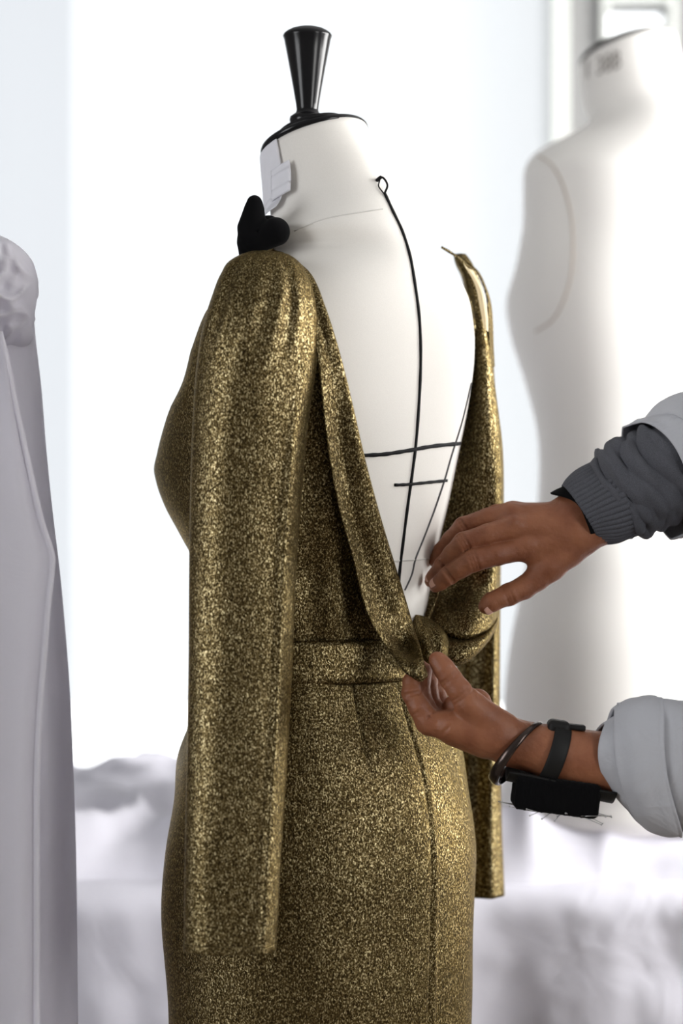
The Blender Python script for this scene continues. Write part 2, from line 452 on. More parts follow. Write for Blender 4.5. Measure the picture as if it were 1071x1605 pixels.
def ring_pt(row, th, off=0.0, k=K0, L=Ldir, F=Fdir, base=(0, 0)):
    py, cx, a, bf, bb, tilt, p = row
    c, s = math.cos(th), math.sin(th); b = bf if s > 0 else bb
    if k == K0 and c > 0 and py < 640: a = a * (float(np.interp(py, *LFK)) if py > 372 else .95 + .05 * min(1, (372 - py) / 40))
    if k == K0 and s > 0 and 380 < py < 640: b = b * (1 - .22 * math.exp(-((py - 450) / 70) ** 2))
    e = 2.0 / p
    cs = math.copysign(abs(c) ** e, c) * (a + off); sn = math.copysign(abs(s) ** e, s) * (b + off)
    x = (cx - 535.5) * k + cs * L[0] + sn * F[0] + base[0]
    y = cs * L[1] + sn * F[1] + base[1]
    z = CAM_Z + (802.5 - py) * k - sn * tilt
    return np.array([x, y, z])
def form_mesh(nr=150, ns=120, off=0.0):
    V = []; R = body_rows(nr)
    for r in R:
        for j in range(ns): V.append(ring_pt(r, 2 * PI * j / ns, off))
    F = grid_faces(nr, ns, wrap=True); F.append(list(range(ns))[::-1]); F.append(list(range((nr - 1) * ns, nr * ns)))
    return V, F
form_root = thing('dress_form', 'white canvas dress form with black neck knob, wearing the gold dress', 'dress form', (-0.013, 0, 0))
FV, FF = form_mesh()
form_body = mesh_obj('body', FV, FF, M['form'], form_root)
BVH = BVHTree.FromPolygons([Vector(v) for v in FV], FF)
def proj(px, py, off=0.0):
    """the point on the form surface seen at that pixel, lifted by off along the normal"""
    o = Vector((0, CAM_Y, CAM_Z)); d = Vector(((px - 535.5) / F_PX, 1, (802.5 - py) / F_PX)).normalized()
    loc, nrm, i, dist = BVH.ray_cast(o, d)
    if loc is None:
        q = W(px, py, 0.05); loc, nrm, i, dist = BVH.find_nearest(Vector(q))
    if nrm.dot(d) > 0: nrm = -nrm
    return np.array(loc + nrm * off)
def polyline(keys, n=60):
    K = np.array(keys, float); return interp(np.arange(len(K)), K, np.linspace(0, len(K) - 1, n))
def tape(name, keys, width, mat, n=70, off=0.0012):
    pts = [proj(x, y, off) for x, y in polyline(keys, n)]
    # flat ribbon hugging the surface
    V = []; P = np.array(pts); T = np.gradient(P, axis=0)
    for i, p in enumerate(P):
        loc, nrm, _, _ = BVH.find_nearest(Vector(p)); nrm = np.array(nrm)
        if nrm[1] > 0 and (p - np.array(loc)) @ nrm < 0: nrm = -nrm
        s = np.cross(T[i], nrm); s /= np.linalg.norm(s)
        wv = width * (1 + .12 * math.sin(i * 1.3))
        for q in (-s * wv / 2 - nrm * .0016, -s * wv / 2 + nrm * .0002, s * wv / 2 + nrm * .0002, s * wv / 2 - nrm * .0016): V.append(p + q)
    return mesh_obj(name, V, grid_faces(n, 4, wrap=True) + [[3, 2, 1, 0]], mat, form_root)
tape('centre_back_tape', [(603, 304), (615, 330), (630, 362), (642, 400), (650, 445), (657, 500), (659, 560), (657, 620), (652, 690), (646, 740), (639, 790), (632, 845), (626, 895), (622, 950)], .0027, M['tape'])
tape('waist_tape', [(560, 714), (600, 712), (640, 706), (680, 699), (732, 694)], .0034, M['tape'], 40)
tape('mark_tape', [(618, 760), (640, 759), (670, 756), (700, 753)], .0026, M['tape'], 30)
tape('side_seam_thread', [(738, 600), (724, 660), (707, 715), (697, 750), (682, 795), (665, 840), (651, 875), (645, 900), (634, 925)], .0009, M['fineline'])
tape('waist_seam', [(600, 880), (640, 878), (670, 876), (695, 874)], .0012, M['seam'], 30, off=.0006)
tape('neck_seam', [(462, 362), (490, 350), (520, 341), (560, 334), (600, 328)], .0010, M['seam'], 30, off=.0004)
# hook and loop at the nape
a = proj(592, 284, .001); pts = [proj(591, 284, .0005), proj(593, 284, .006), proj(598, 290, .007), proj(602, 298, .006), proj(601, 306, .002)]
mesh_obj('tape_loop', *merge(tube(interp(np.arange(5), np.array(pts), np.linspace(0, 4, 24)), .0011, 8), tube([proj(591, 283, -.002), proj(591, 283, .004), proj(592, 283, .0065)], .0018, 8)), M['tape'], form_root)
mesh_obj('tape_loop', *tube(interp(np.arange(4), np.array([proj(593, 285, .003), proj(592, 293, .002), proj(596, 300, .002), proj(601, 306, .002)]), np.linspace(0, 3, 18)), .0007, 8), M['tape'], form_root)
# neck cap, plate, knob
top = body_rows(2)[-1]
cc = np.mean([ring_pt(top, 2 * PI * j / 16) for j in range(16)], axis=0)
ex = Ldir; ey = Fdir * math.cos(math.atan(.34)) + np.array([0, 0, -math.sin(math.atan(.34))]); ez = np.cross(ey, ex); ez = ez if ez[2] > 0 else -ez
def on_cap(prof):
    V, F = lathe(prof, 64); return [cc + ex * v[0] + ey * v[1] + ez * v[2] for v in V], F
mesh_obj('neck_cap', *on_cap([(.0515, -.002), (.0535, -.001), (.0538, .002), (.0525, .0042), (.046, .0052), (.01, .0056)]), M['lacquer'], form_root)
mesh_obj('neck_plate', *on_cap([(.0345, .0045), (.0345, .0125), (.0340, .0145), (.030, .0160), (.018, .0185), (.01, .020)]), M['lacquer'], form_root)
kb = W(482, 208, -.002)
kp = [(.0135, 0), (.0150, .006), (.0168, .0095), (.0175, .0125), (.0168, .0155), (.0140, .0175), (.0112, .0195), (.0105, .0225), (.0112, .028), (.0143, .046), (.0172, .062), (.0202, .078), (.0226, .0905), (.0236, .0932), (.0238, .0942), (.0228, .0962), (.0200, .0985), (.0155, .1008), (.009, .1026), (.003, .1033)]
V, F = lathe(kp, 64)
mesh_obj('neck_knob', [kb + np.array(v) for v in V], F, M['lacquer'], form_root)
# stand
mesh_obj('pole', *tube([(-.02, 0, .06), (-.02, 0, .4), (-.02, 0, .72)], .014, 20), M['lacquer'], form_root)
for k in range(4):
    a = PI / 4 + k * PI / 2
    mesh_obj('leg', *tube([(-.02 + .01 * math.cos(a), .01 * math.sin(a), .12), (-.02 + .15 * math.cos(a), .15 * math.sin(a), .05), (-.02 + .26 * math.cos(a), .26 * math.sin(a), .012)], .012, 12), M['lacquer'], form_root)

# paper tag on the neck
def psurf(rows, nu=40, nv=60):
    P = patch(rows, nu, nv); return P.reshape(-1, 3), grid_faces(nv, nu)
def row_at(py, R=body_rows(400)):
    return R[int(np.argmin(np.abs(R[:, 0] - py)))]
def ring_patch(keys, n1=16, n2=30, off=.002):
    """keys: (py, theta0, theta1, offset) in degrees on the form surface"""
    K = interp(np.arange(len(keys)), np.array(keys, float), np.linspace(0, len(keys) - 1, n2)); V = []
    for py, t0, t1, of in K:
        for j in range(n1): V.append(ring_pt(row_at(py), math.radians(t0 + (t1 - t0) * j / (n1 - 1)), of + off))
    return V, grid_faces(n2, n1)
pt = thing('paper_tag', 'folded white paper tag stuck on the side of the dress form neck', 'tag', tuple(proj(440, 280)))
o = mesh_obj('strip', *ring_patch([(225, 3, 62, .0005), (260, 2, 62, .001), (290, 4, 60, .003), (312, 6, 60, .004), (326, 10, 60, .006)]), M['paper'], pt); add_solidify(o, .0006)
o = mesh_obj('flap', *ring_patch([(268, -9, 14, .0035), (290, -8, 16, .005), (312, -5, 18, .006)], 10, 16), M['paper'], pt); add_solidify(o, .0006)

# ------------------------------------------------------------------ gold dress
dress = thing('gold_dress', 'gold metallic lurex dress with long hanging sleeves and open back on the dress form', 'dress', (-0.02, 0, .55))
G = M['gold']
def loft(rows, t0, t1, nr, ns, mod=None):
    R = body_rows(nr, rows); V = []
    for r in R:
        a0 = t0(r[0]) if callable(t0) else t0; a1 = t1(r[0]) if callable(t1) else t1
        for j in range(ns):
            th = math.radians(a0 + (a1 - a0) * j / (ns - 1))
            V.append(ring_pt(r, th, mod(r[0], th) if mod else 0.0))
    return V, grid_faces(nr, ns)
def gauss(x, s): return math.exp(-(x / s) ** 2)
def wrapd(a): return (a + 180) % 360 - 180
SKIRT = [(2010, 500, .150, .135, .130, 0, 2.0), (1750, 500, .153, .138, .134, 0, 2.05), (1600, 500, .154, .138, .137, 0, 2.05), (1400, 502, .158, .138, .143, 0, 2.05),
         (1320, 503, .158, .136, .142, 0, 2.05), (1250, 503, .154, .130, .137, 0, 2.05), (1180, 504, .149, .128, .126, 0, 2.08), (1110, 508, .136, .114, .107, 0, 2.05), (1054, 511, .1235, .103, .0935, 0, 2.0)]
def skirt_mod(py, th):
    d = math.degrees(th); up = max(0, min(1, (1300 - py) / 240)) ** 1.5
    m = 0.0
    sd = -86.5 + (1250 - py) * .006
    m -= .0009 * gauss(wrapd(d - sd), .5) - .0012 * gauss(wrapd(d - sd + 2.2), 1.0)          # centre back seam
    if py < 1200: m -= .0028 * gauss(wrapd(d + 62 + (py - 1060) * .02), .8) * min(1, (1200 - py) / 50)   # dart
    if py < 1260: m -= .0020 * gauss(wrapd(d + 118), 1.3)
    m += up * .0032 * math.sin(math.radians(d * 7 + 30 * math.sin(py * .011)))
    m += .0016 * math.sin(math.radians(d * 5) + py * .012) + .004 * nz(d * .02, py * .006, 4.4)
    return m
o = mesh_obj('skirt', *loft(SKIRT, -180, 180, 230, 640, skirt_mod), G, dress); add_solidify(o, .0014)
# waistband
BELT = [(1060, 511, .1255, .105, .0955, 0, 2.0), (1028, 512, .1235, .1035, .0935, 0, 2.0), (996, 512, .1225, .1025, .0925, 0, 2.0)]
def belt_mod(py, th):
    e = min(1060 - py, py - 996) / 7; e = max(0, min(1, e)); return .0012 + .0032 * math.sqrt(e)
V, F = loft(BELT, -180, 180, 26, 220, belt_mod)
o = mesh_obj('waistband', V, F, G, dress); add_solidify(o, .0016)

# bodice: hugs the form, pushed out over the bust, open at the back
BOD = [(1000, 512, .120, .102, .090, 0, 2.0), (950, 512, .127, .106, .094, 0, 2.0), (890, 513, .134, .112, .099, 0, 2.0), (840, 513, .143, .135, .106, 0, 2.0), (790, 513, .150, .162, .111, 0, 2.0), (755, 513, .154, .180, .115, 0, 1.9),
       (735, 513, .157, .185, .117, 0, 1.85), (712, 513, .160, .174, .119, 0, 1.9), (660, 513, .168, .142, .121, 0, 2.0), (600, 514, .178, .100, .122, 0, 2.05), (560, 515, .180, .092, .122, 0, 2.1), (500, 513, .181, .090, .122, 0, 2.1),
       (450, 510, .174, .088, .118, 0, 2.1), (420, 511, .156, .092, .113, 0, 2.0), (398, 512, .128, .084, .104, 0, 1.95)]
t_left = lambda py: float(interp([395, 430, 480, 560, 700, 850, 1000], [8, -18, -32, -46, -54, -62, -84], [py])[0])
t_right = lambda py: float(interp([395, 450, 560, 700, 850, 1000], [205, 206, 207, 210, 214, 250], [py])[0])
def bod_mod(py, th):
    d = math.degrees(th)
    m = .0025 * math.sin(math.radians(d * 6) + .01 * py) * max(0, 1 - abs(py - 900) / 160) + .004 * nz(d * .02, py * .008, 1.1)
    if d < 0 and py > 700: m += .002 * math.sin(math.radians(d * 16) + .004 * py)
    return m
bod = loft(BOD, t_left, t_right, 150, 220, bod_mod)
# left back flap: lifted free edge drawn down to the pinching fingers
def P(px, py, off): q = proj(px, py, 0.0); return q
def lift(px, py, off):
    """surface point under the pixel, brought toward the room along the view by off"""
    q = proj(px, py, 0.0); y = q[1] - off; return (px, py, y)
FL = [
    [lift(415, 394, .010), lift(428, 393, .012), lift(440, 395, .012), lift(446, 398, .009), lift(450, 401, .004)],
    [lift(455, 428, .012), lift(466, 425, .014), lift(476, 424, .014), lift(483, 427, .010), lift(486, 431, .004)],
    [lift(483, 480, .014), lift(490, 475, .014), lift(500, 474, .016), lift(507, 476, .012), lift(508, 482, .005)],
    [lift(496, 545, .017), lift(508, 545, .016), lift(520, 545, .019), lift(530, 548, .016), lift(530, 556, .008)],
    [lift(505, 620, .022), lift(520, 622, .018), lift(535, 624, .022), lift(550, 628, .020), lift(549, 636, .010)],
    [lift(514, 700, .026), lift(530, 704, .020), lift(550, 708, .026), lift(569, 712, .024), lift(567, 722, .013)],
    [lift(530, 790, .030), lift(545, 794, .024), lift(570, 798, .031), lift(592, 800, .028), lift(590, 810, .016)],
    [lift(552, 870, .034), lift(568, 872, .028), lift(594, 874, .036), lift(615, 876, .034), lift(611, 884, .020)],
    [lift(566, 930, .038), lift(586, 932, .036), lift(612, 934, .044), lift(634, 938, .042), lift(630, 946, .028)],
    [lift(582, 975, .046), lift(602, 978, .044), lift(628, 980, .054), lift(647, 982, .052), lift(643, 990, .038)],
    [lift(604, 1012, .054), lift(620, 1014, .062), lift(639, 1014, .068), (657, 1014, -.128), (655, 1020, -.120)],
    [(622, 1036, -.136), (636, 1040, -.146), (650, 1040, -.150), (664, 1040, -.150), (661, 1046, -.142)],
    [(634, 1052, -.146), (644, 1056, -.155), (655, 1058, -.158), (667, 1052, -.154), (668, 1057, -.148)],
    [(648, 1062, -.150), (654, 1066, -.156), (661, 1068, -.158), (668, 1060, -.154), (668, 1062, -.150)]]
flap = psurf(FL, 40, 150)
fv = np.array(flap[0]).reshape(150, 40, 3)
for i in range(150):
    for j in range(40):
        u = j / 39; t = i / 149
        fv[i, j, 1] -= .0030 * math.sin(u * 9 + 2.2 * t) * math.sin(PI * u) * min(1, t * 3) + .0022 * nz(u * 3, t * 9, 2)
flap = (fv.reshape(-1, 3), flap[1])
# shadowed inner fold joining flap and side panel
INN = []
for (x0, x1, y_, o0, o1) in [(466, 482, 430, .008, .010), (482, 494, 480, .008, .006), (488, 506, 545, .008, .0), (494, 512, 620, .010, .0), (500, 520, 700, .010, .0), (506, 535, 790, .010, .002), (524, 562, 870, .010, .006), (548, 588, 930, .010, .012), (560, 606, 975, .008, .02), (585, 630, 1015, .012, .034), (612, 642, 1045, .012, .05)]:
    q0 = lift(x0, y_, o0); q2 = lift(x1, y_, o1 + .004); q1 = lift((x0 + x1) / 2, y_, min(o0, o1) * .5 + .003)
    INN.append([q0, q1, q2])
inner = psurf(INN, 14, 80)
# right back flap hanging from the far shoulder
RF = [
    [(692, 387, .045), (696, 389, .048), (701, 391, .052), (704, 393, .058), (707, 396, .07)],
    [(722, 408, .052), (726, 410, .052), (730, 413, .054), (733, 416, .060), (735, 420, .075)],
    [(740, 442, .058), (744, 444, .056), (748, 447, .057), (751, 452, .062), (752, 458, .080)],
    [(747, 490, .064), (751, 492, .060), (755, 494, .060), (759, 497, .065), (760, 505, .085)],
    [(746, 545, .068), (752, 548, .060), (760, 550, .055), (768, 552, .062), (770, 560, .090)],
    [(742, 610, .066), (752, 612, .050), (763, 612, .042), (775, 614, .055), (777, 620, .090)],
    [(726, 690, .062), (744, 692, .045), (764, 692, .030), (783, 692, .045), (787, 700, .085)],
    [(707, 770, .060), (732, 772, .044), (760, 772, .032), (784, 772, .040), (789, 780, .075)],
    [(690, 840, .050), (722, 844, .044), (754, 846, .034), (780, 846, .040), (786, 852, .068)],
    [(672, 905, .040), (710, 912, .038), (746, 916, .030), (774, 914, .034), (782, 918, .060)],
    [(652, 955, .016), (694, 962, .006), (734, 968, -.010), (768, 964, .008), (780, 962, .050)],
    [(648, 985, .000), (686, 993, -.008), (728, 1000, -.022), (764, 990, .004), (777, 980, .048)],
    [(650, 987, .020), (688, 995, .020), (728, 1000, .016), (762, 990, .030), (775, 980, .060)]]
rflap = psurf(RF, 44, 120)
rv = np.array(rflap[0]).reshape(120, 44, 3)
for i in range(120):
    for j in range(44):
        u = j / 43; t = i / 119
        rv[i, j, 1] -= .0045 * math.sin(u * 10 + 3 * t) * math.sin(PI * u) * min(1, max(0, t - .45) * 3) + .004 * nz(u * 3, t * 7, 6) * min(1, t * 3)
rflap = (rv.reshape(-1, 3), rflap[1])
# rounded lobes of the drape above the pinching hand
LB = [
    [(662, 978, .028), (700, 984, .026), (735, 986, .026), (763, 978, .036), (778, 960, .065)],
    [(664, 988, .008), (700, 994, .002), (735, 996, .000), (765, 986, .014), (780, 968, .048)],
    [(668, 1000, -.020), (700, 1006, -.030), (735, 1008, -.032), (764, 996, -.012), (779, 976, .035)],
    [(676, 1018, -.028), (704, 1026, -.042), (732, 1026, -.040), (758, 1010, -.018), (774, 990, .030)],
    [(690, 1032, -.024), (708, 1040, -.038), (728, 1038, -.032), (748, 1024, -.014), (766, 1004, .028)],
    [(704, 1038, -.004), (712, 1043, -.014), (724, 1041, -.012), (742, 1028, .000), (758, 1010, .032)]]
lobe = psurf(LB, 40, 40)
LA = [
    [(640, 968, -.010), (652, 964, -.020), (672, 970, -.024), (690, 984, -.018), (700, 992, -.004)],
    [(640, 990, -.030), (656, 984, -.046), (676, 986, -.050), (696, 994, -.042), (705, 1004, -.020)],
    [(644, 1012, -.040), (660, 1008, -.058), (680, 1008, -.064), (698, 1012, -.054), (708, 1018, -.030)],
    [(650, 1030, -.046), (664, 1030, -.064), (682, 1032, -.070), (696, 1034, -.058), (705, 1032, -.034)],
    [(656, 1044, -.046), (668, 1048, -.058), (682, 1050, -.060), (692, 1048, -.048), (700, 1040, -.028)]]
lobe2 = psurf(LA, 36, 36)
lv = np.array(lobe2[0]); 
for i in range(len(lv)): lv[i, 1] += .004 * math.sin(lv[i, 0] * 420 + lv[i, 2] * 90)
lobe2 = (lv, lobe2[1])
o = mesh_obj('bodice', *merge(bod, flap, rflap, lobe, lobe2), G, dress); add_solidify(o, .0016)
# piped edge of the open back
e1 = fv[:, 37]; e2 = rv[:, 1]
o = mesh_obj('back_edge', *tube(e1[::2] - np.array([0, .0006, 0]), .0014, 8), G, dress)
o = mesh_obj('back_edge', *tube(e2[::2], .0013, 8), G, dress)

# sleeves: empty, hanging flat
def sleeve(rows, nr, ns, folds, top_close=True):
    R = np.array(rows, float); ys = R[:, 0]; yy = np.linspace(ys[0], ys[-1], nr); Q = interp(ys, R[:, 1:], yy); V = []
    for i, y in enumerate(yy):
        xl, xr, yc, ry = Q[i]
        l = W(xl, y, yc); r = W(xr, y, yc); c = (l + r) / 2; rx = (r[0] - l[0]) / 2
        for j in range(ns):
            th = 2 * PI * j / ns; cx_, sy_ = math.cos(th), math.sin(th)
            ccx = math.copysign(abs(cx_) ** .80, cx_); ssy = math.copysign(abs(sy_) ** .80, sy_)
            m = 1 + folds(y, th)
            V.append((c[0] + rx * ccx, c[1] + ry * ssy * m, c[2] - .0 ))
    F = grid_faces(nr, ns, wrap=True)
    if top_close: F.append(list(range(ns))[::-1])
    return V, F
def fl_left(y, th):
    x = math.cos(th)
    f = .03 * math.sin(x * 5 + 1.0 + y * .002) + .22 * gauss(x - .78 + (y - 900) * .0001, .13) * min(1, max(0, (y - 560) / 200))
    g = max(0, 1 - abs(y - 480) / 110)
    f += g * .045 * math.sin(x * 17 + .02 * y)
    f += .06 * nz(x * 1.6, y * .006, 2.2)
    return f
SL = [(396, 392, 436, -.118, .012), (400, 380, 450, -.120, .020), (410, 362, 466, -.123, .030), (430, 348, 480, -.127, .040), (465, 334, 493, -.132, .047), (520, 318, 499, -.138, .050), (580, 309, 495, -.142, .048), (650, 304, 484, -.145, .045),
      (760, 300, 473, -.150, .040), (900, 298, 463, -.157, .036), (1050, 297, 457, -.166, .033), (1200, 294, 449, -.180, .030), (1350, 291, 439, -.190, .028), (1450, 290, 434, -.194, .027), (1486, 290, 431, -.195, .027)]
o = mesh_obj('sleeve', *sleeve(SL, 220, 120, fl_left), G, dress); add_solidify(o, .0015)
# stitched hem
hem = [(1476, 289.6, 432.6, -.195, .0285), (1488, 289.4, 431.4, -.195, .0285)]
o = mesh_obj('sleeve_hem', *sleeve(hem, 6, 120, fl_left, False), G, dress); add_solidify(o, .0022)
def fl_right(y, th):
    x = math.cos(th); return .12 * math.sin(x * 6 + y * .004) + .1 * nz(x * 2, y * .006, 7)
SR = [(400, 712, 730, .120, .010), (412, 715, 738, .122, .018), (430, 724, 746, .125, .026), (455, 730, 755, .130, .030), (485, 734, 762, .134, .034), (540, 738, 770, .138, .036), (600, 738, 774, .142, .036),
      (700, 732, 782, .145, .034), (850, 724, 784, .150, .032), (1000, 718, 783, .156, .030), (1150, 714, 783, .160, .028), (1300, 712, 786, .163, .027), (1402, 712, 790, .165, .026)]
o = mesh_obj('sleeve', *sleeve(SR, 200, 100, fl_right), G, dress); add_solidify(o, .0015)
LN = [[(727, 414, .045), (734, 420, .044), (742, 424, .05)], [(745, 447, .044), (753, 452, .044), (758, 457, .05)], [(753, 485, .045), (760, 490, .044), (765, 494, .05)], [(759, 515, .045), (763, 518, .044), (766, 520, .05)]]  # inside of the sleeve, light coming through it put into the cream colour
o = mesh_obj('lit_sleeve_lining', *psurf(LN, 10, 20), M['lining'], dress); o['label'] = 'cream patch for the lit inside of the far armhole'
OE = [[(718, 402, .075), (722, 405, .082)], [(744, 421, .070), (748, 424, .085)], [(757, 445, .070), (761, 449, .085)], [(764, 470, .068), (769, 475, .085)], [(766, 500, .064), (772, 505, .085)], [(767, 535, .060), (773, 540, .085)], [(769, 570, .060), (775, 575, .085)]]
o = mesh_obj('armhole_edge', *psurf(OE, 8, 40), G, dress); add_solidify(o, .0015)

# black velvet bow at the neck
def bow_sdf(Pt):
    c = lambda *a: cone_sdf(Pt, *a)
    d = c((400, 330, 0), (398, 372, 0), 14, 25)
    d = smin(d, c((399, 318, -2), (392, 356, 4), 12, 20), 8)
    d = smin(d, c((386, 382, 6), (386, 396, 6), 14, 12), 8)
    d = smin(d, c((402, 380, -6), (432, 364, -6), 18, 23), 7)
    d = smin(d, c((400, 378, 26), (420, 352, 44), 18, 20), 7)
    d = np.maximum(d, -(cone_sdf(Pt, (428, 336, -36), (404, 366, -22), 5, 2)))
    return d
V, F = surface_nets(bow_sdf, (355, 295, -50), (475, 420, 80), 2.2)
def px_map(V, yc):
    D = yc - CAM_Y; k = D / F_PX; V = np.asarray(V, float)
    return np.stack([(V[:, 0] - 535.5) * k, yc + V[:, 2] * k, CAM_Z + (802.5 - V[:, 1]) * k], 1)
def flipf(F): return np.asarray(F)[:, ::-1]
bow = mesh_obj('velvet_bow', px_map(V, -.085), flipf(F), M['velvet'], dress); bow['label'] = 'black velvet bow'

# ------------------------------------------------------------------ person
person = thing('person', 'person in a white coat reaching in with both hands to pin the gold dress', 'person', (0.85, 0.0, 0))
YR, YL = -.035, -.13
def hand_union(groups, kf=1.5, kp=9):
    def fn(Pt):
        palm = None
        for c in groups['palm']:
            d = cone_sdf(Pt, *c); palm = d if palm is None else smin(palm, d, 9)
        fing = None
        for f in groups['fingers']:
            fd = None
            for c in f:
                d = cone_sdf(Pt, *c); fd = d if fd is None else smin(fd, d, 4)
            fing = fd if fing is None else smin(fing, fd, kf)
        d = smin(palm, fing, kp)
        for c in groups.get('bump', []): d = smin(d, cone_sdf(Pt, *c), 9)
        for c in groups.get('cut', []):
            q = cone_sdf(Pt, *c); h = np.maximum(3 - np.abs(d + q), 0) / 3
            d = np.maximum(d, -q) + h * h * 3 * .25
        return d
    return fn
def chain(pts):
    return [(pts[i][:3], pts[i + 1][:3], pts[i][3], pts[i + 1][3]) for i in range(len(pts) - 1)]
def crease(x, y, z, r, dx, dy, n=2, step=5, w=1.4, rr=1.0):
    """shallow grooves across a finger: direction along finger (dx,dy)"""
    out = []
    for i in range(n):
        o = (i - (n - 1) / 2) * step; cx_, cy_ = x + dx * o, y + dy * o
        px_, py_ = -dy, dx
        pts = []
        for a in np.linspace(-1.1, 1.1, 5):
            pts.append((cx_ + px_ * r * math.sin(a), cy_ + py_ * r * math.sin(a), z - r * math.cos(a) - .15))
        out += [(pts[k], pts[k + 1], w, w) for k in range(4)]
    return out
# right hand, back of the hand to the room, thumb down
RH = dict(
    palm=[((903, 836, 0), (822, 856, -8), 27, 21), ((900, 824, -4), (806, 826, -13), 27, 19), ((897, 814, 4), (800, 808, 2), 26, 18), ((897, 812, 14), (806, 803, 22), 24, 16),
          ((912, 846, 5), (862, 885, 4), 27, 25), ((890, 862, 4), (848, 880, 2), 26, 18), ((880, 840, 0), (835, 868, -2), 28, 18),
          ((893, 806, 4), (1000, 754, 4), 33, 37), ((908, 836, 4), (1010, 792, 4), 33, 36), ((1000, 754, 4), (1230, 655, 40), 37, 52), ((1010, 792, 4), (1230, 680, 40), 36, 52)],
    fingers=[chain([(824, 858, -8, 19.5), (778, 868, -20, 18), (741, 877, -24, 18.6), (722, 889, -17, 16), (704, 901, -8, 15), (690, 913, 1, 12.5), (683, 919, 5, 10)]),
             chain([(806, 826, -13, 19), (764, 838, -18, 17), (727, 851, -15, 17.4), (709, 868, -4, 14.5), (695, 886, 8, 14), (681, 905, 20, 11.5), (676, 912, 24, 9.5)]),
             chain([(798, 806, 2, 17), (765, 812, 8, 15.5), (728, 826, 14, 16), (708, 846, 24, 13.5), (694, 864, 36, 13), (684, 880, 46, 10.5)]),
             chain([(806, 802, 22, 15.5), (780, 805, 32, 14), (748, 818, 42, 13.8), (724, 840, 54, 12), (706, 862, 62, 10.5), (698, 876, 66, 9)]),
             chain([(862, 888, 4, 24), (842, 906, 2, 20), (822, 921, 0, 18), (797, 932, -5, 17.5), (782, 938, -8, 15), (770, 944, -8, 15.5), (762, 950, -7, 12.5)])],
    bump=[((803, 818, -27), (812, 822, -24), 6, 5), ((824, 849, -24), (833, 850, -22), 6, 5), ((800, 800, -10), (810, 801, -9), 5, 5)],
    cut=crease(740, 877, -24, 18.6, -.93, .34, 3, 5, 1.3) + crease(703, 902, -8, 15, -.8, .58, 2, 4, 1.1) + crease(726, 851, -15, 17.4, -.85, .5, 3, 5, 1.3) + crease(694, 887, 8, 14, -.62, .76, 2, 4, 1.1)
        + crease(727, 827, 14, 16, -.85, .52, 2, 5, 1.2) + crease(796, 932, -5, 17.5, -.9, .42, 3, 4.5, 1.2))
Vr, Fr = surface_nets(hand_union(RH), (655, 690, -75), (1180, 1000, 130), 2.0)
# left hand, palm up, thumb pinching the cloth against the index finger
LH = dict(
    palm=[((800, 1163, -6), (672, 1131, -12), 34, 19), ((800, 1163, 8), (676, 1131, 8), 34, 19), ((802, 1164, 18), (684, 1131, 28), 30, 18), ((804, 1164, 26), (694, 1128, 46), 26, 16),
          ((790, 1140, -18), (742, 1108, -26), 25, 23), ((775, 1152, -16), (705, 1135, -18), 32, 24), ((760, 1158, 0), (712, 1145, 2), 30, 24), ((705, 1130, 34), (748, 1104, 14), 22, 24), ((712, 1106, 12), (740, 1112, 0), 16, 18),
          ((800, 1163, -2), (870, 1180, 0), 37, 42), ((870, 1180, 0), (960, 1197, 4), 42, 48), ((960, 1197, 4), (1230, 1215, 20), 48, 58)],
    fingers=[chain([(672, 1131, -12, 19), (657, 1108, -14, 17), (645, 1086, -10, 15.5), (645, 1068, -4, 13.5), (651, 1055, 2, 12.5), (660, 1044, 6, 10)]),
             chain([(678, 1130, 8, 17), (668, 1108, 4, 14.5), (661, 1085, 2, 13.5), (663, 1066, 4, 12.5), (668, 1050, 8, 10.5)]),
             chain([(686, 1130, 28, 16.5), (680, 1108, 25, 13.5), (675, 1086, 23, 12.8), (675, 1068, 23, 11.8), (678, 1052, 24, 10)]),
             chain([(694, 1126, 46, 15), (694, 1108, 44, 12.5), (689, 1088, 42, 11.5), (686, 1072, 40, 10.8), (686, 1060, 38, 9)]),
             chain([(752, 1120, -26, 23), (732, 1098, -32, 22), (718, 1079, -34, 18.5), (704, 1060, -32, 17.5), (695, 1046, -30, 16.5), (688, 1037, -28, 14.5), (684, 1032, -27, 12.5)])],
    bump=[((705, 1135, -20), (712, 1138, -20), 12, 12)],
    cut=crease(645, 1086, -10, 15.5, -.2, -.98, 2, 4, 1.1) + crease(660, 1110, -17, 17, -.5, -.86, 1, 4, 1.2) + crease(704, 1060, -32, 17.5, -.64, -.77, 2, 5, 1.3) + crease(724, 1087, -33, 20, -.6, -.8, 2, 6, 1.2)
        + [((690, 1150, -36), (712, 1124, -46), 1.6, 1.6), ((712, 1124, -46), (722, 1112, -50), 1.6, 1.2), ((668, 1124, -32), (684, 1112, -20), 1.4, 1.2)]
        + sum([[((x, y - 1, -28), (x + 3, y + 8, -46), 1.5, 1.5), ((x + 3, y + 8, -46), (x + 9, y + 24, -57), 1.5, .9)] for x, y in [(738, 1073), (748, 1078), (758, 1083), (769, 1090), (779, 1098), (789, 1106), (800, 1115), (810, 1124)]], []))
Vl, Fl = surface_nets(hand_union(LH), (620, 1010, -90), (1180, 1290, 100), 2.0)
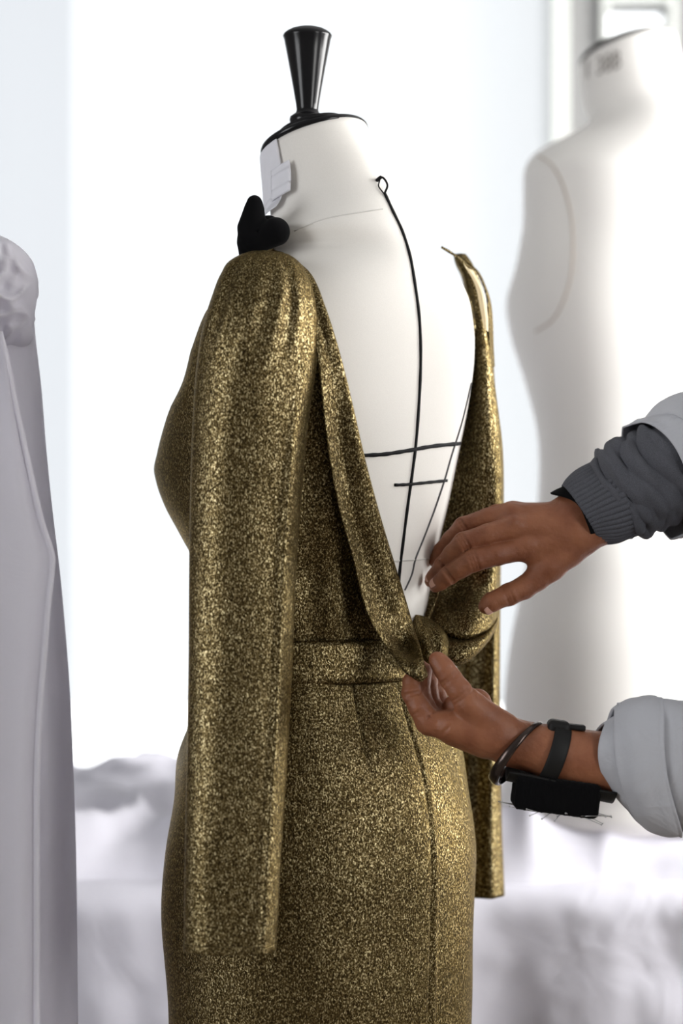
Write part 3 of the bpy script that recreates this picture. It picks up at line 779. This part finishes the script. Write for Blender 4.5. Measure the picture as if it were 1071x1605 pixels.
# trunk, head and legs, outside the frame to the right
def cw(*pts): return chain(pts)
body_parts = [*cw((.66, -.04, 1.20, .125), (.80, -.04, 1.05, .115), (.90, -.04, .93, .13)), *cw((.64, .08, 1.24, .07), (.64, -.16, 1.23, .07)), *cw((.66, .06, 1.14, .10), (.66, -.14, 1.14, .10)),
    *cw((.58, -.04, 1.30, .062), (.535, -.04, 1.37, .056)), ((.535, -.04, 1.37), (.52, -.04, 1.44), .056, .06),
    *cw((.61, .14, 1.26, .055), (.52, .07, 1.275, .046), (.435, -.005, 1.28, .036)), *cw((.61, -.22, 1.24, .055), (.52, -.20, 1.10, .046), (.41, -.12, .96, .036)),
    *cw((.90, .05, .90, .10), (.87, .07, .50, .065), (.90, .08, .10, .045)), *cw((.90, -.13, .90, .10), (.85, -.16, .50, .065), (.88, -.17, .10, .045)), ((.90, .08, .05), (.75, .09, .035), .045, .032), ((.88, -.17, .05), (.73, -.17, .035), .045, .032)]
def union_fn(parts, k=.04, off=0.0, parts2=None):
    def fn(Pt):
        d = None
        for c in parts:
            q = cone_sdf(Pt, *c); d = q if d is None else smin(d, q, k)
        return d - off
    return fn
Vb, Fb = surface_nets(union_fn(body_parts), (.36, -.34, -.01), (1.08, .30, 1.64), .011)
def head_fn(Pt):
    c = lambda *a: cone_sdf(Pt, *a)
    Y0 = -.04
    d = smin(c((.515, Y0, 1.485), (.525, Y0, 1.505), .084, .088), c((.475, Y0, 1.405), (.490, Y0, 1.47), .048, .066), .035)
    d = smin(d, c((.447, Y0, 1.388), (.455, Y0, 1.392), .022, .026), .02)                                   # chin
    d = smin(d, c((.425, Y0, 1.480), (.412, Y0, 1.446), .007, .012), .012)                                  # nose
    d = smin(d, c((.432, Y0 - .034, 1.497), (.428, Y0 + .034, 1.497), .010, .010), .012)                    # brow
    for s in (-1, 1):
        q = c((.418, Y0 + s * .031, 1.478), (.420, Y0 + s * .036, 1.478), .013, .012); d = np.maximum(d, -q)  # eye sockets
        d = smin(d, c((.437, Y0 + s * .031, 1.478), (.437, Y0 + s * .034, 1.478), .0125, .0125), .004)
        d = smin(d, c((.445, Y0 + s * .042, 1.445), (.455, Y0 + s * .045, 1.44), .018, .016), .02)           # cheeks
        d = smin(d, c((.520, Y0 + s * .086, 1.485), (.515, Y0 + s * .084, 1.450), .012, .008), .006)         # ears
    d = smin(d, c((.424, Y0 - .018, 1.422), (.424, Y0 + .018, 1.422), .005, .005), .006)
    d = smin(d, c((.427, Y0 - .015, 1.411), (.427, Y0 + .015, 1.411), .006, .006), .006)
    d = np.maximum(d, -c((.419, Y0 - .02, 1.417), (.419, Y0 + .02, 1.417), .002, .002))
    return smin(d, c((.555, Y0, 1.33), (.525, Y0, 1.42), .058, .056), .02)
Vh, Fh = surface_nets(head_fn, (.38, -.16, 1.30), (.64, .08, 1.62), .0042)
Vr_, Vl_ = px_map(Vr, YR), px_map(Vl, YL)
# crop fine forearms where they enter the trunk mesh is unnecessary: they meet inside the sleeves
body = merge((Vr_, flipf(Fr).tolist()), (Vl_, flipf(Fl).tolist()), (Vb, Fb.tolist()), (Vh, Fh.tolist()))
body_o = mesh_obj('body', *body, M['skin'], person)
for sgn in (-1, 1):
    V, F = surface_nets(lambda Pt: cone_sdf(Pt, (.4375, -.04 + sgn * .0325, 1.478), (.4376, -.04 + sgn * .0325, 1.478), .0130, .0130), (.42, -.04 + sgn * .0325 - .018, 1.46), (.456, -.04 + sgn * .0325 + .018, 1.496), .002)
    V = np.array(V); m = [1 if np.mean([V[i][0] for i in f]) < .4262 else 0 for f in F]
    mesh_obj('eye', V, F, None, person, mats=[M['eye_white'], M['hair']], fmat=m)
def nail(c, u, v, n, a, b, yc):
    """small curved nail plate: centre c (px), along u, across v, normal n"""
    c, u, v, n = [np.array(q, float) for q in (c, u, v, n)]; u /= np.linalg.norm(u); v /= np.linalg.norm(v); n /= np.linalg.norm(n); V = []
    for i in range(9):
        for j in range(9):
            s, t = (i - 4) / 4, (j - 4) / 4
            w = a * s; x = b * t * math.sqrt(max(.05, 1 - .45 * max(0, s) ** 3 * 1.2))
            V.append(c + u * w + v * x + n * (.8 - .30 * b * t * t - .06 * a * s * s))
    return px_map(V, yc), grid_faces(9, 9)
def nail_at(tip, prev, r, toward, yc, verts, a=6.5, b=6):
    tip = np.array(tip, float); u = tip - np.array(prev, float); u /= np.linalg.norm(u)
    t = np.array(toward, float); n = t - u * (t @ u); n /= np.linalg.norm(n); v = np.cross(u, n)
    return nail(tip + n * (r - .6), u, v, n, a, b, yc)
for args in (((686, 916, 3), (700, 904, -6), 11.6, (-.5, -.55, -.8), YR, None, 7, 7.5), ((679, 907, 22), (693, 888, 9), 10.8, (-.6, -.4, -.7), YR, None, 6, 6.5), ((764, 949, -7), (782, 938, -8), 13.8, (-.1, .75, -.75), YR, None, 8, 8)):
    o = mesh_obj('fingernail', *nail_at(*args), M['nail'], person); add_solidify(o, .0006)

# generic sleeve tube in pixel space
def ptube(path, rads, ns, nr, yc, mod=None, shear=None, trange=(0, 360)):
    """path (x,y,w), rads (in-plane, depth)"""
    Pk = np.array(path, float); Rk = np.array(rads, float); n = len(Pk)
    s = np.linspace(0, n - 1, nr); C = interp(np.arange(n), Pk, s); R = interp(np.arange(n), Rk, s)
    T = np.gradient(C, axis=0); T /= np.linalg.norm(T, axis=1)[:, None]; V = []
    full = trange == (0, 360)
    for i in range(nr):
        U = np.array([-T[i][1], T[i][0], 0]); U /= np.linalg.norm(U); B = np.cross(T[i], U)
        for j in range(ns):
            th = math.radians(trange[0] + (trange[1] - trange[0]) * j / (ns if full else ns - 1))
            m = mod(i / (nr - 1), th) if mod else 0
            p = C[i] + U * (R[i][0] + m) * math.cos(th) + B * (R[i][1] + m) * math.sin(th)
            if shear: p = p + T[i] * shear(i / (nr - 1), th)
            V.append(p)
    return px_map(V, yc), grid_faces(nr, ns, wrap=full)
# here U points down the picture (cos=+1 lower edge), B: sin=+1 is away or toward the room
def rib(t, th): return 1.3 * math.sin(th * 46) * min(1, t * 8) + 3 * math.sin(2 * th + 5 * t)
o = mesh_obj('sweater_cuff', *ptube([(912, 806, 2), (940, 792, 2), (975, 776, 2)], [(51, 44), (60, 52), (68, 60)], 320, 26, YR, rib, lambda t, th: (1 - t) * (-10 * math.cos(th) * -1 * .6)), M['knit'], person)
add_solidify(o, .0022, 1); o['label'] = 'ribbed charcoal knit cuff'
def knitfold(t, th):
    return (6.5 * abs(math.sin(t * 24 + 1.5 * math.sin(th * 2) + .8 * math.cos(th) + 2.5 * nz(t * 6, math.sin(th), math.cos(th)))) ** .7 + 9 * nz(t * 20, math.sin(th) * 1.6, math.cos(th) * 1.6)) * min(1, .3 + 7 * t) - 3 + 5 * nz(t * 4, math.sin(th) * 1.3, math.cos(th))
o = mesh_obj('sweater_sleeve', *ptube([(952, 784, 2), (985, 768, 2), (1040, 742, 2), (1110, 706, 8), (1230, 665, 40), (1330, 668, 110)], [(62, 54), (74, 66), (75, 67), (72, 66), (76, 70), (88, 82)], 140, 110, YR, knitfold), M['knit'], person)
add_solidify(o, .002, 1)
# black ring in the mouth of the knit cuff, longer at the top
o = mesh_obj('black_cuff_ring', *ptube([(912, 805, 2), (928, 798, 2), (955, 784, 2)], [(47, 42), (49, 44), (52, 46)], 160, 20, YR, lambda t, th: 1.5 * math.sin(3 * th), lambda t, th: (1 - t) * (-30) * max(0.0, -math.cos(th)) ** 2.5 - 2 * (1 - t)), M['velvet'], person)
add_solidify(o, .0015, 1)
def coatfold(t, th): return 4 * math.sin(t * 30 + 2 * math.sin(th)) * min(1, .2 + 3 * t) + 6 * nz(t * 12, math.sin(th) * 1.5, math.cos(th) + 3)
def placket(t, th):
    c, s = math.cos(th), math.sin(th)
    # near side (toward the room) pulled back up the arm, far side and edges forward
    near = max(0.0, FACE * s)
    return (1 - t) * (58 * near ** .6 + 18 * max(0, c))
FACE = -1.0
o = mesh_obj('coat_sleeve', *ptube([(1008, 760, 6), (1060, 742, 8), (1120, 706, 14), (1230, 664, 46), (1310, 672, 110), (1387, 682, 172), (1510, 702, 262)], [(94, 80), (99, 88), (100, 92), (104, 98), (108, 104), (114, 110), (122, 120)], 140, 120, YR, coatfold, placket), M['coat'], person)
add_solidify(o, .0018, 1)
# left sleeve with turned-back cuff
def lfold(t, th): return 4 * math.sin(t * 30 + 2.5 * math.sin(th + 1)) * min(1, 4 * t) + 9 * nz(t * 14, math.sin(th) * 1.4, math.cos(th) + 9) * min(1, t * 4)
SHL = lambda t, th: (1 - t) ** 1 * (34 * math.cos(th))
o = mesh_obj('coat_sleeve', *ptube([(1000, 1196, 2), (1060, 1202, 4), (1160, 1212, 14), (1262, 1190, 5), (1345, 1090, -62), (1430, 965, -120), (1565, 770, -178)], [(88, 62), (100, 72), (108, 84), (104, 92), (106, 100), (112, 108), (122, 120)], 150, 110, YL, lfold, lambda t, th: (1 - t) * 40 * math.cos(th)), M['coat'], person)
add_solidify(o, .0018, 1)
def cuff1(t, th): return 3.5 * math.sin(t * PI) + 2.5 * math.sin(3 * th + 1) * t
o = mesh_obj('turned_cuff', *ptube([(941, 1184, 2), (966, 1188, 2), (998, 1193, 2)], [(48, 46), (66, 56), (90, 70)], 130, 30, YL, cuff1, lambda t, th: 13 * math.cos(th) + 20 * math.cos(th) ** 2 - 6), M['coat'], person)
add_solidify(o, .0025, 1)
def cuff2(t, th): return 6 * math.sin(min(1, t * 1.1) * PI) ** .7 + 3 * math.sin(2 * th + 2) * t + 3 * nz(t * 3, math.sin(th) * 2, math.cos(th))
o = mesh_obj('turned_cuff', *ptube([(966, 1196, 2), (1000, 1199, 2), (1038, 1202, 3)], [(82, 62), (95, 72), (101, 78)], 140, 34, YL, cuff2, lambda t, th: 24 * math.cos(th) + 20 * math.cos(th) ** 2 - 4), M['coat'], person)
add_solidify(o, .0030, 1)
# coat trunk, collar, trousers, shoes, hair
coat_parts = [*cw((.66, -.04, 1.20, .145), (.80, -.04, 1.05, .140), (.92, -.04, .90, .165), (.93, -.04, .62, .185)), *cw((.64, .08, 1.24, .09), (.64, -.16, 1.23, .09)), *cw((.66, .06, 1.14, .12), (.66, -.14, 1.14, .12)),
    *cw((.61, .14, 1.26, .075), (.56, .10, 1.268, .068)), *cw((.61, -.22, 1.24, .075), (.545, -.205, 1.14, .066))]
def coat_fn(Pt):
    d = union_fn(coat_parts)(Pt)
    d = np.maximum(d, -cone_sdf(Pt, (.60, -.04, 1.28), (.50, -.04, 1.42), .068, .09)); return np.maximum(d, .55 - Pt[..., 2])
V, F = surface_nets(coat_fn, (.42, -.38, .50), (1.16, .32, 1.42), .012)
mesh_obj('coat', V, F, M['coat'], person)
leg_parts = [*cw((.90, .05, .85, .12), (.87, .07, .50, .09), (.90, .08, .10, .075)), *cw((.90, -.13, .85, .12), (.85, -.16, .50, .09), (.88, -.17, .10, .075))]
V, F = surface_nets(lambda Pt: np.maximum(union_fn(leg_parts, .02)(Pt), .06 - Pt[..., 2]), (.70, -.34, .0), (1.08, .26, 1.0), .014)
mesh_obj('trousers', V, F, M['trousers'], person)
for y in (.085, -.17):
    V, F = surface_nets(lambda Pt: np.maximum(union_fn([((.91, y, .055), (.74, y, .045), .055, .045), ((.91, y, .06), (.90, y, .11), .052, .045)], .02)(Pt), .002 - Pt[..., 2]), (.66, y - .08, -.01), (1.0, y + .08, .18), .008)
    mesh_obj('shoe', V, F, M['rubber'], person)
def hair_fn(Pt):
    d = smin(cone_sdf(Pt, (.522, -.04, 1.492), (.532, -.04, 1.515), .092, .094), cone_sdf(Pt, (.575, -.04, 1.40), (.56, -.04, 1.46), .035, .06), .03)
    d = d + .0022 * np.sin(Pt[..., 1] * 260 + 12 * np.sin(Pt[..., 2] * 22)) + .0015 * np.sin(Pt[..., 0] * 190 + Pt[..., 2] * 120)
    front = (.475 + .55 * np.maximum(1.53 - Pt[..., 2], 0)) - Pt[..., 0]
    return np.maximum(np.maximum(d, front), 1.385 - Pt[..., 2])
V, F = surface_nets(hair_fn, (.40, -.17, 1.35), (.68, .09, 1.64), .0055)
mesh_obj('hair', V, F, M['hair'], person)

# ------------------------------------------------------------------ worn on the wrist
def ring3(c, u, v, r, n=64, ns=10, yc=YL, flat=None):
    c, u, v = [np.array(q, float) for q in (c, u, v)]
    pts = [c + u * math.cos(a) + v * math.sin(a) for a in np.linspace(0, 2 * PI, n, endpoint=False)]
    nrm = np.cross(u, v); nrm /= np.linalg.norm(nrm); V = []
    for i, p in enumerate(pts):
        t = pts[(i + 1) % n] - pts[i - 1]; t /= np.linalg.norm(t); o_ = np.cross(t, nrm)
        rr = r(i / n) if callable(r) else (r, r)
        for k in range(ns):
            a = 2 * PI * k / ns; V.append(p + o_ * rr[0] * math.cos(a) + nrm * rr[1] * math.sin(a))
    F = []
    for i in range(n):
        for k in range(ns):
            F.append([i * ns + k, i * ns + (k + 1) % ns, ((i + 1) % n) * ns + (k + 1) % ns, ((i + 1) % n) * ns + k])
    return px_map(V, yc), F
bg_ = thing('bangle', 'dark polished metal bangle hanging loose around the left wrist', 'bangle', tuple(W(812, 1180, YL)))
def br(t):   # heavier at the bottom
    b = .5 - .5 * math.cos(2 * PI * (t - .0)); return (3.4 + 1.2 * b, 4.0 + 6.0 * b)
mesh_obj('band', *ring3((811, 1179, -2), (36, -45, 0), (-14, -8, -50), br), M['bangle'], bg_)
V = [(799 + 5 * math.cos(a) * math.cos(b), 1152 + 5 * math.sin(a) * math.cos(b), -36 + 6 * math.sin(b)) for b in np.linspace(-PI / 2, PI / 2, 7) for a in np.linspace(0, 2 * PI, 10, endpoint=False)]
mesh_obj('clasp', px_map(V, YL), grid_faces(7, 10, wrap=True), M['bangle'], bg_)

pc = thing('pincushion', 'black wrist pincushion bristling with pins, strapped under the left forearm', 'pincushion', tuple(W(868, 1248, YL)))
def sr(t): return (2.4, 14)
mesh_obj('strap', *ring3((866, 1181, 0), (16, -46, 0), (3, 2, -48), sr, ns=12), M['rubber'], pc)
# curved base plate and cushion block
def rbox(c, sx, sy, sz, rot, r, ns=1, bumpy=0.0, h=2.0, seed=0):
    c = np.array(c, np.float32); ca, sa = math.cos(rot), math.sin(rot)
    def fn(Pt):
        q = Pt - c; x = q[..., 0] * ca + q[..., 1] * sa; y = -q[..., 0] * sa + q[..., 1] * ca; z = q[..., 2]
        d = np.stack([np.abs(x) - sx + r, np.abs(y) - sy + r, np.abs(z) - sz + r], -1)
        o = np.sqrt((np.maximum(d, 0) ** 2).sum(-1)) + np.minimum(d.max(-1), 0) - r
        if bumpy: o = o + bumpy * np.sin(x * .5 + seed) * np.sin(z * .45) + bumpy * .7 * np.sin(x * 1.1 + z * .9)
        return o
    m = max(sx, sy, sz) + 6
    return surface_nets(fn, (c[0] - m, c[1] - sy - 26, c[2] - sz - 6), (c[0] + m, c[1] + sy + 26, c[2] + sz + 6), h)
V, F = rbox((871, 1245, -2), 66, 27, 42, .13, 9, bumpy=.8)
mesh_obj('cushion', px_map(V, YL), flipf(F), M['velvet'], pc)
V, F = ptube([(800, 1178, -2), (840, 1184, -2), (900, 1196, 0), (968, 1209, 2)], [(42, 44), (44, 46), (46, 49), (47, 51)], 40, 30, YL, None, None, (-52, 52))
o = mesh_obj('base_plate', V, F, M['rubber'], pc); add_solidify(o, .0025, 1)
bk = rbox((875, 1140, -6), 18, 12, 20, .15, 9)
mesh_obj('buckle', px_map(bk[0], YL), flipf(bk[1]), M['rubber'], pc)
tl = rbox((902, 1139, -6), 15, 4.2, 12, .10, 2, h=1.5)
mesh_obj('strap_end', px_map(tl[0], YL), flipf(tl[1]), M['rubber'], pc)
PINS = [((815, 1262, -20), (785, 1254, -26)), ((820, 1264, 10), (783, 1257, 4)), ((832, 1268, -30), (797, 1260, -34)), ((850, 1269, -10), (829, 1275, -26)), ((862, 1272, 8), (842, 1268, -8)),
        ((876, 1272, -30), (866, 1281, -44)), ((888, 1272, -6), (872, 1277, -22)), ((897, 1276, -24), (883, 1269, -46)), ((910, 1276, -30), (938, 1287, -44)), ((915, 1276, 4), (944, 1290, -6)),
        ((918, 1274, -18), (955, 1276, -24)), ((912, 1273, 12), (950, 1281, 6)), ((905, 1274, -40), (946, 1273, -50)), ((926, 1270, -10), (957, 1279, -14)), ((858, 1271, -38), (846, 1277, -50)), ((840, 1268, -38), (822, 1262, -52))]
for a, b in PINS:
    A, B = px_map([a, b], YL)
    sh = tube([A, (A + B) / 2, B], .00038, 6); d = (B - A) / np.linalg.norm(B - A)
    hd = tube([B - d * .0004, B + d * .0002, B + d * .0008], [.0005, .0009, .0005], 8)
    o = mesh_obj('pin', *merge(sh, hd), M['steel'])
    tag(o, 'thin steel dressmaking pin sticking out of the black wrist pincushion', 'pin', 'pins stuck in the wrist pincushion')

# ------------------------------------------------------------------ second dress form on the table
f2 = thing('dress_form', 'bare pale canvas dress form without knob, standing blurred behind at the right', 'dress form', (0.36, 0.82, TZ + .015))
D2 = 0.80; K2 = (D2 - CAM_Y) / F_PX
PH2 = math.radians(52); L2 = np.array([-math.cos(PH2), -math.sin(PH2), 0]); F2 = np.array([-math.sin(PH2), math.cos(PH2), 0])
def rp2(row, th, off=0.0): return ring_pt(row, th, off, K2, L2, F2, (0, D2))
R2 = [(1287, 0, .165, .150, .150, 0, 2.0), (1280, 0, .178, .160, .160, 0, 2.0), (1235, 0, .190, .170, .172, 0, 2.1), (1130, 0, .205, .180, .188, 0, 2.1), (1000, 0, .195, .160, .172, 0, 2.1), (900, 0, .168, .135, .138, 0, 2.05),
      (800, 0, .148, .118, .112, 0, 2.0), (750, 0, .146, .118, .110, 0, 2.0), (680, 0, .155, .130, .118, 0, 2.0), (600, 0, .172, .158, .128, 0, 2.0), (530, 0, .188, .188, .135, 0, 2.0), (480, 0, .196, .205, .138, 0, 2.0),
      (420, 0, .200, .188, .140, 0, 2.1), (360, 0, .206, .155, .140, 0, 2.2), (310, 0, .205, .130, .138, 0, 2.2), (275, 0, .190, .112, .134, 0, 2.2), (250, 0, .160, .100, .126, 0, 2.1), (222, 0, .112, .088, .110, 0, 2.0),
      (200, 0, .084, .076, .094, .12, 2.0), (180, 0, .070, .069, .078, .25, 2.0), (150, 0, .0655, .066, .070, .33, 2.0), (110, 0, .063, .064, .065, .34, 2.0), (80, 0, .061, .061, .062, .34, 2.0)]
c2 = interp([-1330, -900, -480, -260, -200, -110, -80], [975, 985, 1000, 1000, 1000, 988, 984], [-r[0] for r in R2])
EDGE2 = ([80, 110, 180, 200, 222, 250, 275, 310, 380, 430, 480, 540, 590, 650, 700, 780, 860, 950, 1030, 1130, 1330], [905, 909, 922, 905, 872, 832, 818, 815, 814, 800, 786, 795, 812, 830, 838, 838, 825, 802, 788, 780, 780])
def fit2(r, c):
    w = (c - np.interp(r[0], *EDGE2)) * K2 * .975; a = min(r[2], .80 * w / math.cos(PH2)); bf = math.sqrt(w * w - (a * math.cos(PH2)) ** 2) / math.sin(PH2)
    return (r[0], c, a, bf, min(r[4], bf * 1.25 + .01), *r[5:])
R2 = [fit2(r, c2[i]) if r[0] > 115 else (r[0], c2[i], *r[2:]) for i, r in enumerate(R2)]
RR2 = body_rows(140, R2); V = []; ns = 110
for r in RR2:
    for j in range(ns): V.append(rp2(r, 2 * PI * j / ns))
F = grid_faces(140, ns, wrap=True); F.append(list(range(ns))[::-1]); F.append(list(range(139 * ns, 140 * ns)))
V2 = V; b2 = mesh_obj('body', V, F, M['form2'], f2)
BV2 = BVHTree.FromPolygons([Vector(v) for v in V], F)
top = RR2[-1]; cc = np.mean([rp2(top, 2 * PI * j / 16) for j in range(16)], axis=0)
ey = F2 * math.cos(math.atan(.34)) + np.array([0, 0, -math.sin(math.atan(.34))]); ez = np.cross(ey, L2); ez = ez if ez[2] > 0 else -ez
V, F = lathe([(.0615, -.002), (.0640, -.001), (.0642, .0025), (.062, .005), (.05, .006), (.01, .0065)], 64)
mesh_obj('neck_cap', [cc + L2 * v[0] + ey * v[1] + ez * v[2] for v in V], F, simple('dark_cap', (.03, .028, .026), .5), f2)
def proj2(px, py, off=.0008):
    o = Vector((0, CAM_Y, CAM_Z)); d = Vector(((px - 535.5) / F_PX, 1, (802.5 - py) / F_PX)).normalized()
    loc, nrm, i, dist = BV2.ray_cast(o, d)
    if loc is None: loc, nrm, i, dist = BV2.find_nearest(Vector(W(px, py, D2)))
    if nrm.dot(d) > 0: nrm = -nrm
    return np.array(loc + nrm * off)
# armhole seam
o = mesh_obj('armhole_seam', *tube([proj2(x, y, .0006) for x, y in polyline([(843, 243), (868, 262), (886, 300), (897, 350), (898, 410), (888, 460), (868, 500), (840, 520)], 50)], .0011, 8), simple('tan_seam', (.50, .43, .37), .9), f2)
# stamped size mark on the neck
tcv = bpy.data.curves.new('stamp', 'FONT'); tcv.body = '1 38B'; tcv.size = 1.0; tcv.align_x = 'CENTER'; tcv.align_y = 'CENTER'
to = bpy.data.objects.new('stamp', tcv); COL.objects.link(to); bpy.context.view_layer.update()
tm = bpy.data.meshes.new_from_object(to.evaluated_get(bpy.context.evaluated_depsgraph_get())); bpy.data.objects.remove(to)
bm = bmesh.new(); bm.from_mesh(tm); bmesh.ops.triangulate(bm, faces=bm.faces[:]); bmesh.ops.subdivide_edges(bm, edges=bm.edges[:], cuts=2, use_grid_fill=True)
V = []
for v in bm.verts:
    x, y = v.co.x * 25, -v.co.y * 40
    px_, py_ = 945 + x, 103 - x * .32 + y
    V.append(proj2(px_, py_, .0010))
bm.verts.index_update(); F = [[q.index for q in f.verts] for f in bm.faces]; bm.free()
o = mesh_obj('size_stamp', V, F, simple('stamp_ink', (.22, .20, .18), .8), f2); o['label'] = 'dark grey stamped size mark'
V, F = lathe([(.10, 0), (.105, .004), (.10, .012), (.03, .016)], 48)
cxy = (np.array([(975 - 535.5) * K2, D2]))
mesh_obj('base_disc', [(v[0] + cxy[0], v[1] + cxy[1], v[2] + TZ + .012) for v in V], F, M['wood'], f2)
mesh_obj('pole', *tube([(cxy[0], cxy[1], TZ + .02), (cxy[0], cxy[1], .80), (cxy[0], cxy[1], .86)], .014, 16), M['steel'], f2)

# ------------------------------------------------------------------ white muslin gown, left edge
gn = thing('white_gown', 'pale white muslin gown with gathered puff sleeve standing at the left edge', 'gown', (-0.42, -.02, 0))
GY = -.02; PO = -.12
def gown_loft(rows, nr, ns, fold):
    R = np.array(rows, float); yy = np.linspace(R[0, 0], R[-1, 0], nr); Q = interp(R[:, 0], R[:, 1:], yy); V = []
    for i, y in enumerate(yy):
        xl, xr, ry, yc = Q[i]; l = W(xl, y, yc); r = W(xr, y, yc); c = (l + r) / 2; rx = (r[0] - l[0]) / 2
        for j in range(ns):
            th = 2 * PI * j / ns; m = fold(y, th)
            V.append((c[0] + (rx + m * .25 * (1 - abs(math.cos(th)) ** 6)) * math.cos(th), c[1] + (ry + m) * math.sin(th), c[2]))
    F = grid_faces(nr, ns, wrap=True); F.append(list(range(ns))[::-1]); return V, F
def gf(y, th):
    a = min(1, max(0, (y - 560) / 500))
    return (.003 + .005 * a) * math.sin(th * 9 + 1.3 * math.sin(y * .004)) + (.002 + .004 * a) * math.sin(th * 21 + 2 * math.sin(y * .003)) + .012 * nz(math.cos(th) * 2, y * .004, math.sin(th) * 2)
GR = [(430, -240, 40, .06, GY), (470, -250, 48, .07, GY), (540, -255, 55, .085, GY), (600, -260, 62, .09, GY), (700, -270, 70, .10, GY), (800, -280, 80, .11, GY), (900, -290, 92, .12, GY), (1000, -300, 101, .13, GY), (1100, -310, 108, .14, GY), (1200, -318, 112, .15, GY), (1400, -325, 117, .16, GY), (1605, -330, 119, .165, GY), (2000, -340, 124, .18, GY), (2620, -350, 130, .19, GY)]
o = mesh_obj('gown_skirt', *gown_loft(GR, 260, 260, gf), M['muslin'], gn); add_solidify(o, .0012)
def gp(y, th):
    g = math.cos(th) * 3 + y * .028
    q = nz(math.cos(th) * 2.2 + y * .012, y * .016 - math.cos(th), 5); r = nz(math.cos(th) * 5 + y * .02, y * .03 - math.cos(th) * 2, 8); return .022 * (1 - abs(q) * 2.2) ** 3 * (1 if abs(q) < .45 else 0) + .010 * (1 - abs(r) * 2) - .012
PF = [(366, -70, -15, .02, -.08), (374, -110, 8, .045, -.08), (386, -130, 28, .065, -.08), (402, -140, 44, .08, -.08), (425, -145, 54, .09, -.08), (455, -145, 56, .09, -.08), (485, -140, 53, .085, -.08), (510, -135, 49, .072, -.07), (530, -130, 50, .07, -.06), (552, -130, 30, .05, -.04)]
o = mesh_obj('puff_sleeve', *gown_loft(PF, 110, 200, gp), M['muslin'], gn); add_solidify(o, .0012)
PN = []
for (xe, y_) in [(2, 520), (12, 560), (28, 640), (48, 730), (66, 810), (83, 865), (84, 890), (77, 960), (74, 1000), (66, 1100), (61, 1200), (60, 1300), (60, 1450), (60, 1605), (60, 1900), (62, 2350)]:
    PN.append([(-170, y_, -.06 + PO), (-110, y_, -.035 + PO), (-60, y_, -.062 + PO), (-20 + xe * .1, y_, -.050 + PO), (xe * .55, y_, -.060 + PO), (xe - 8, y_, -.056 + PO), (xe, y_, -.060 + PO), (xe - 3, y_ + 3, -.046 + PO)])
pe = np.array([W(q[6][0], q[6][1], q[6][2] - .002) for q in PN])
o = mesh_obj('overlay_panel', *psurf(PN, 90, 160), M['muslin'], gn); add_solidify(o, .0026)
pl = W(-110, 900, GY)
mesh_obj('stand_pole', *tube([(pl[0], GY, .02), (pl[0], GY, .6), (pl[0], GY, 1.36)], .013, 14), M['steel'], gn)
V, F = lathe([(.16, 0), (.165, .006), (.15, .018), (.03, .022)], 40)
mesh_obj('stand_base', [(v[0] + pl[0], v[1] + GY, v[2] + .001) for v in V], F, M['lacquer'], gn)

# ------------------------------------------------------------------ sub-parts hang from the part they belong to
bpy.context.view_layer.update()
def kids(root, name): return [o for o in root.children if o.name.split('.')[0] == name]
def hang(child, part):
    mw = child.matrix_world.copy(); child.parent = part; child.matrix_parent_inverse = part.matrix_world.inverted(); child.matrix_world = mw
for root, cn, pn, k in ((dress, 'sleeve_hem', 'sleeve', 0), (dress, 'lit_sleeve_lining', 'sleeve', 1), (dress, 'armhole_edge', 'sleeve', 1), (dress, 'back_edge', 'bodice', 0),
                        (person, 'sweater_cuff', 'sweater_sleeve', 0), (person, 'turned_cuff', 'coat_sleeve', 1), (person, 'fingernail', 'body', 0), (person, 'eye', 'body', 0),
                        (form_root, 'tape_loop', 'centre_back_tape', 0), (form_root, 'neck_plate', 'neck_cap', 0), (pc, 'buckle', 'strap', 0), (pc, 'strap_end', 'strap', 0), (f2, 'size_stamp', 'body', 0), (f2, 'armhole_seam', 'body', 0)):
    part = sorted(kids(root, pn), key=lambda o: o.name)[k]
    for c_ in kids(root, cn): hang(c_, part)
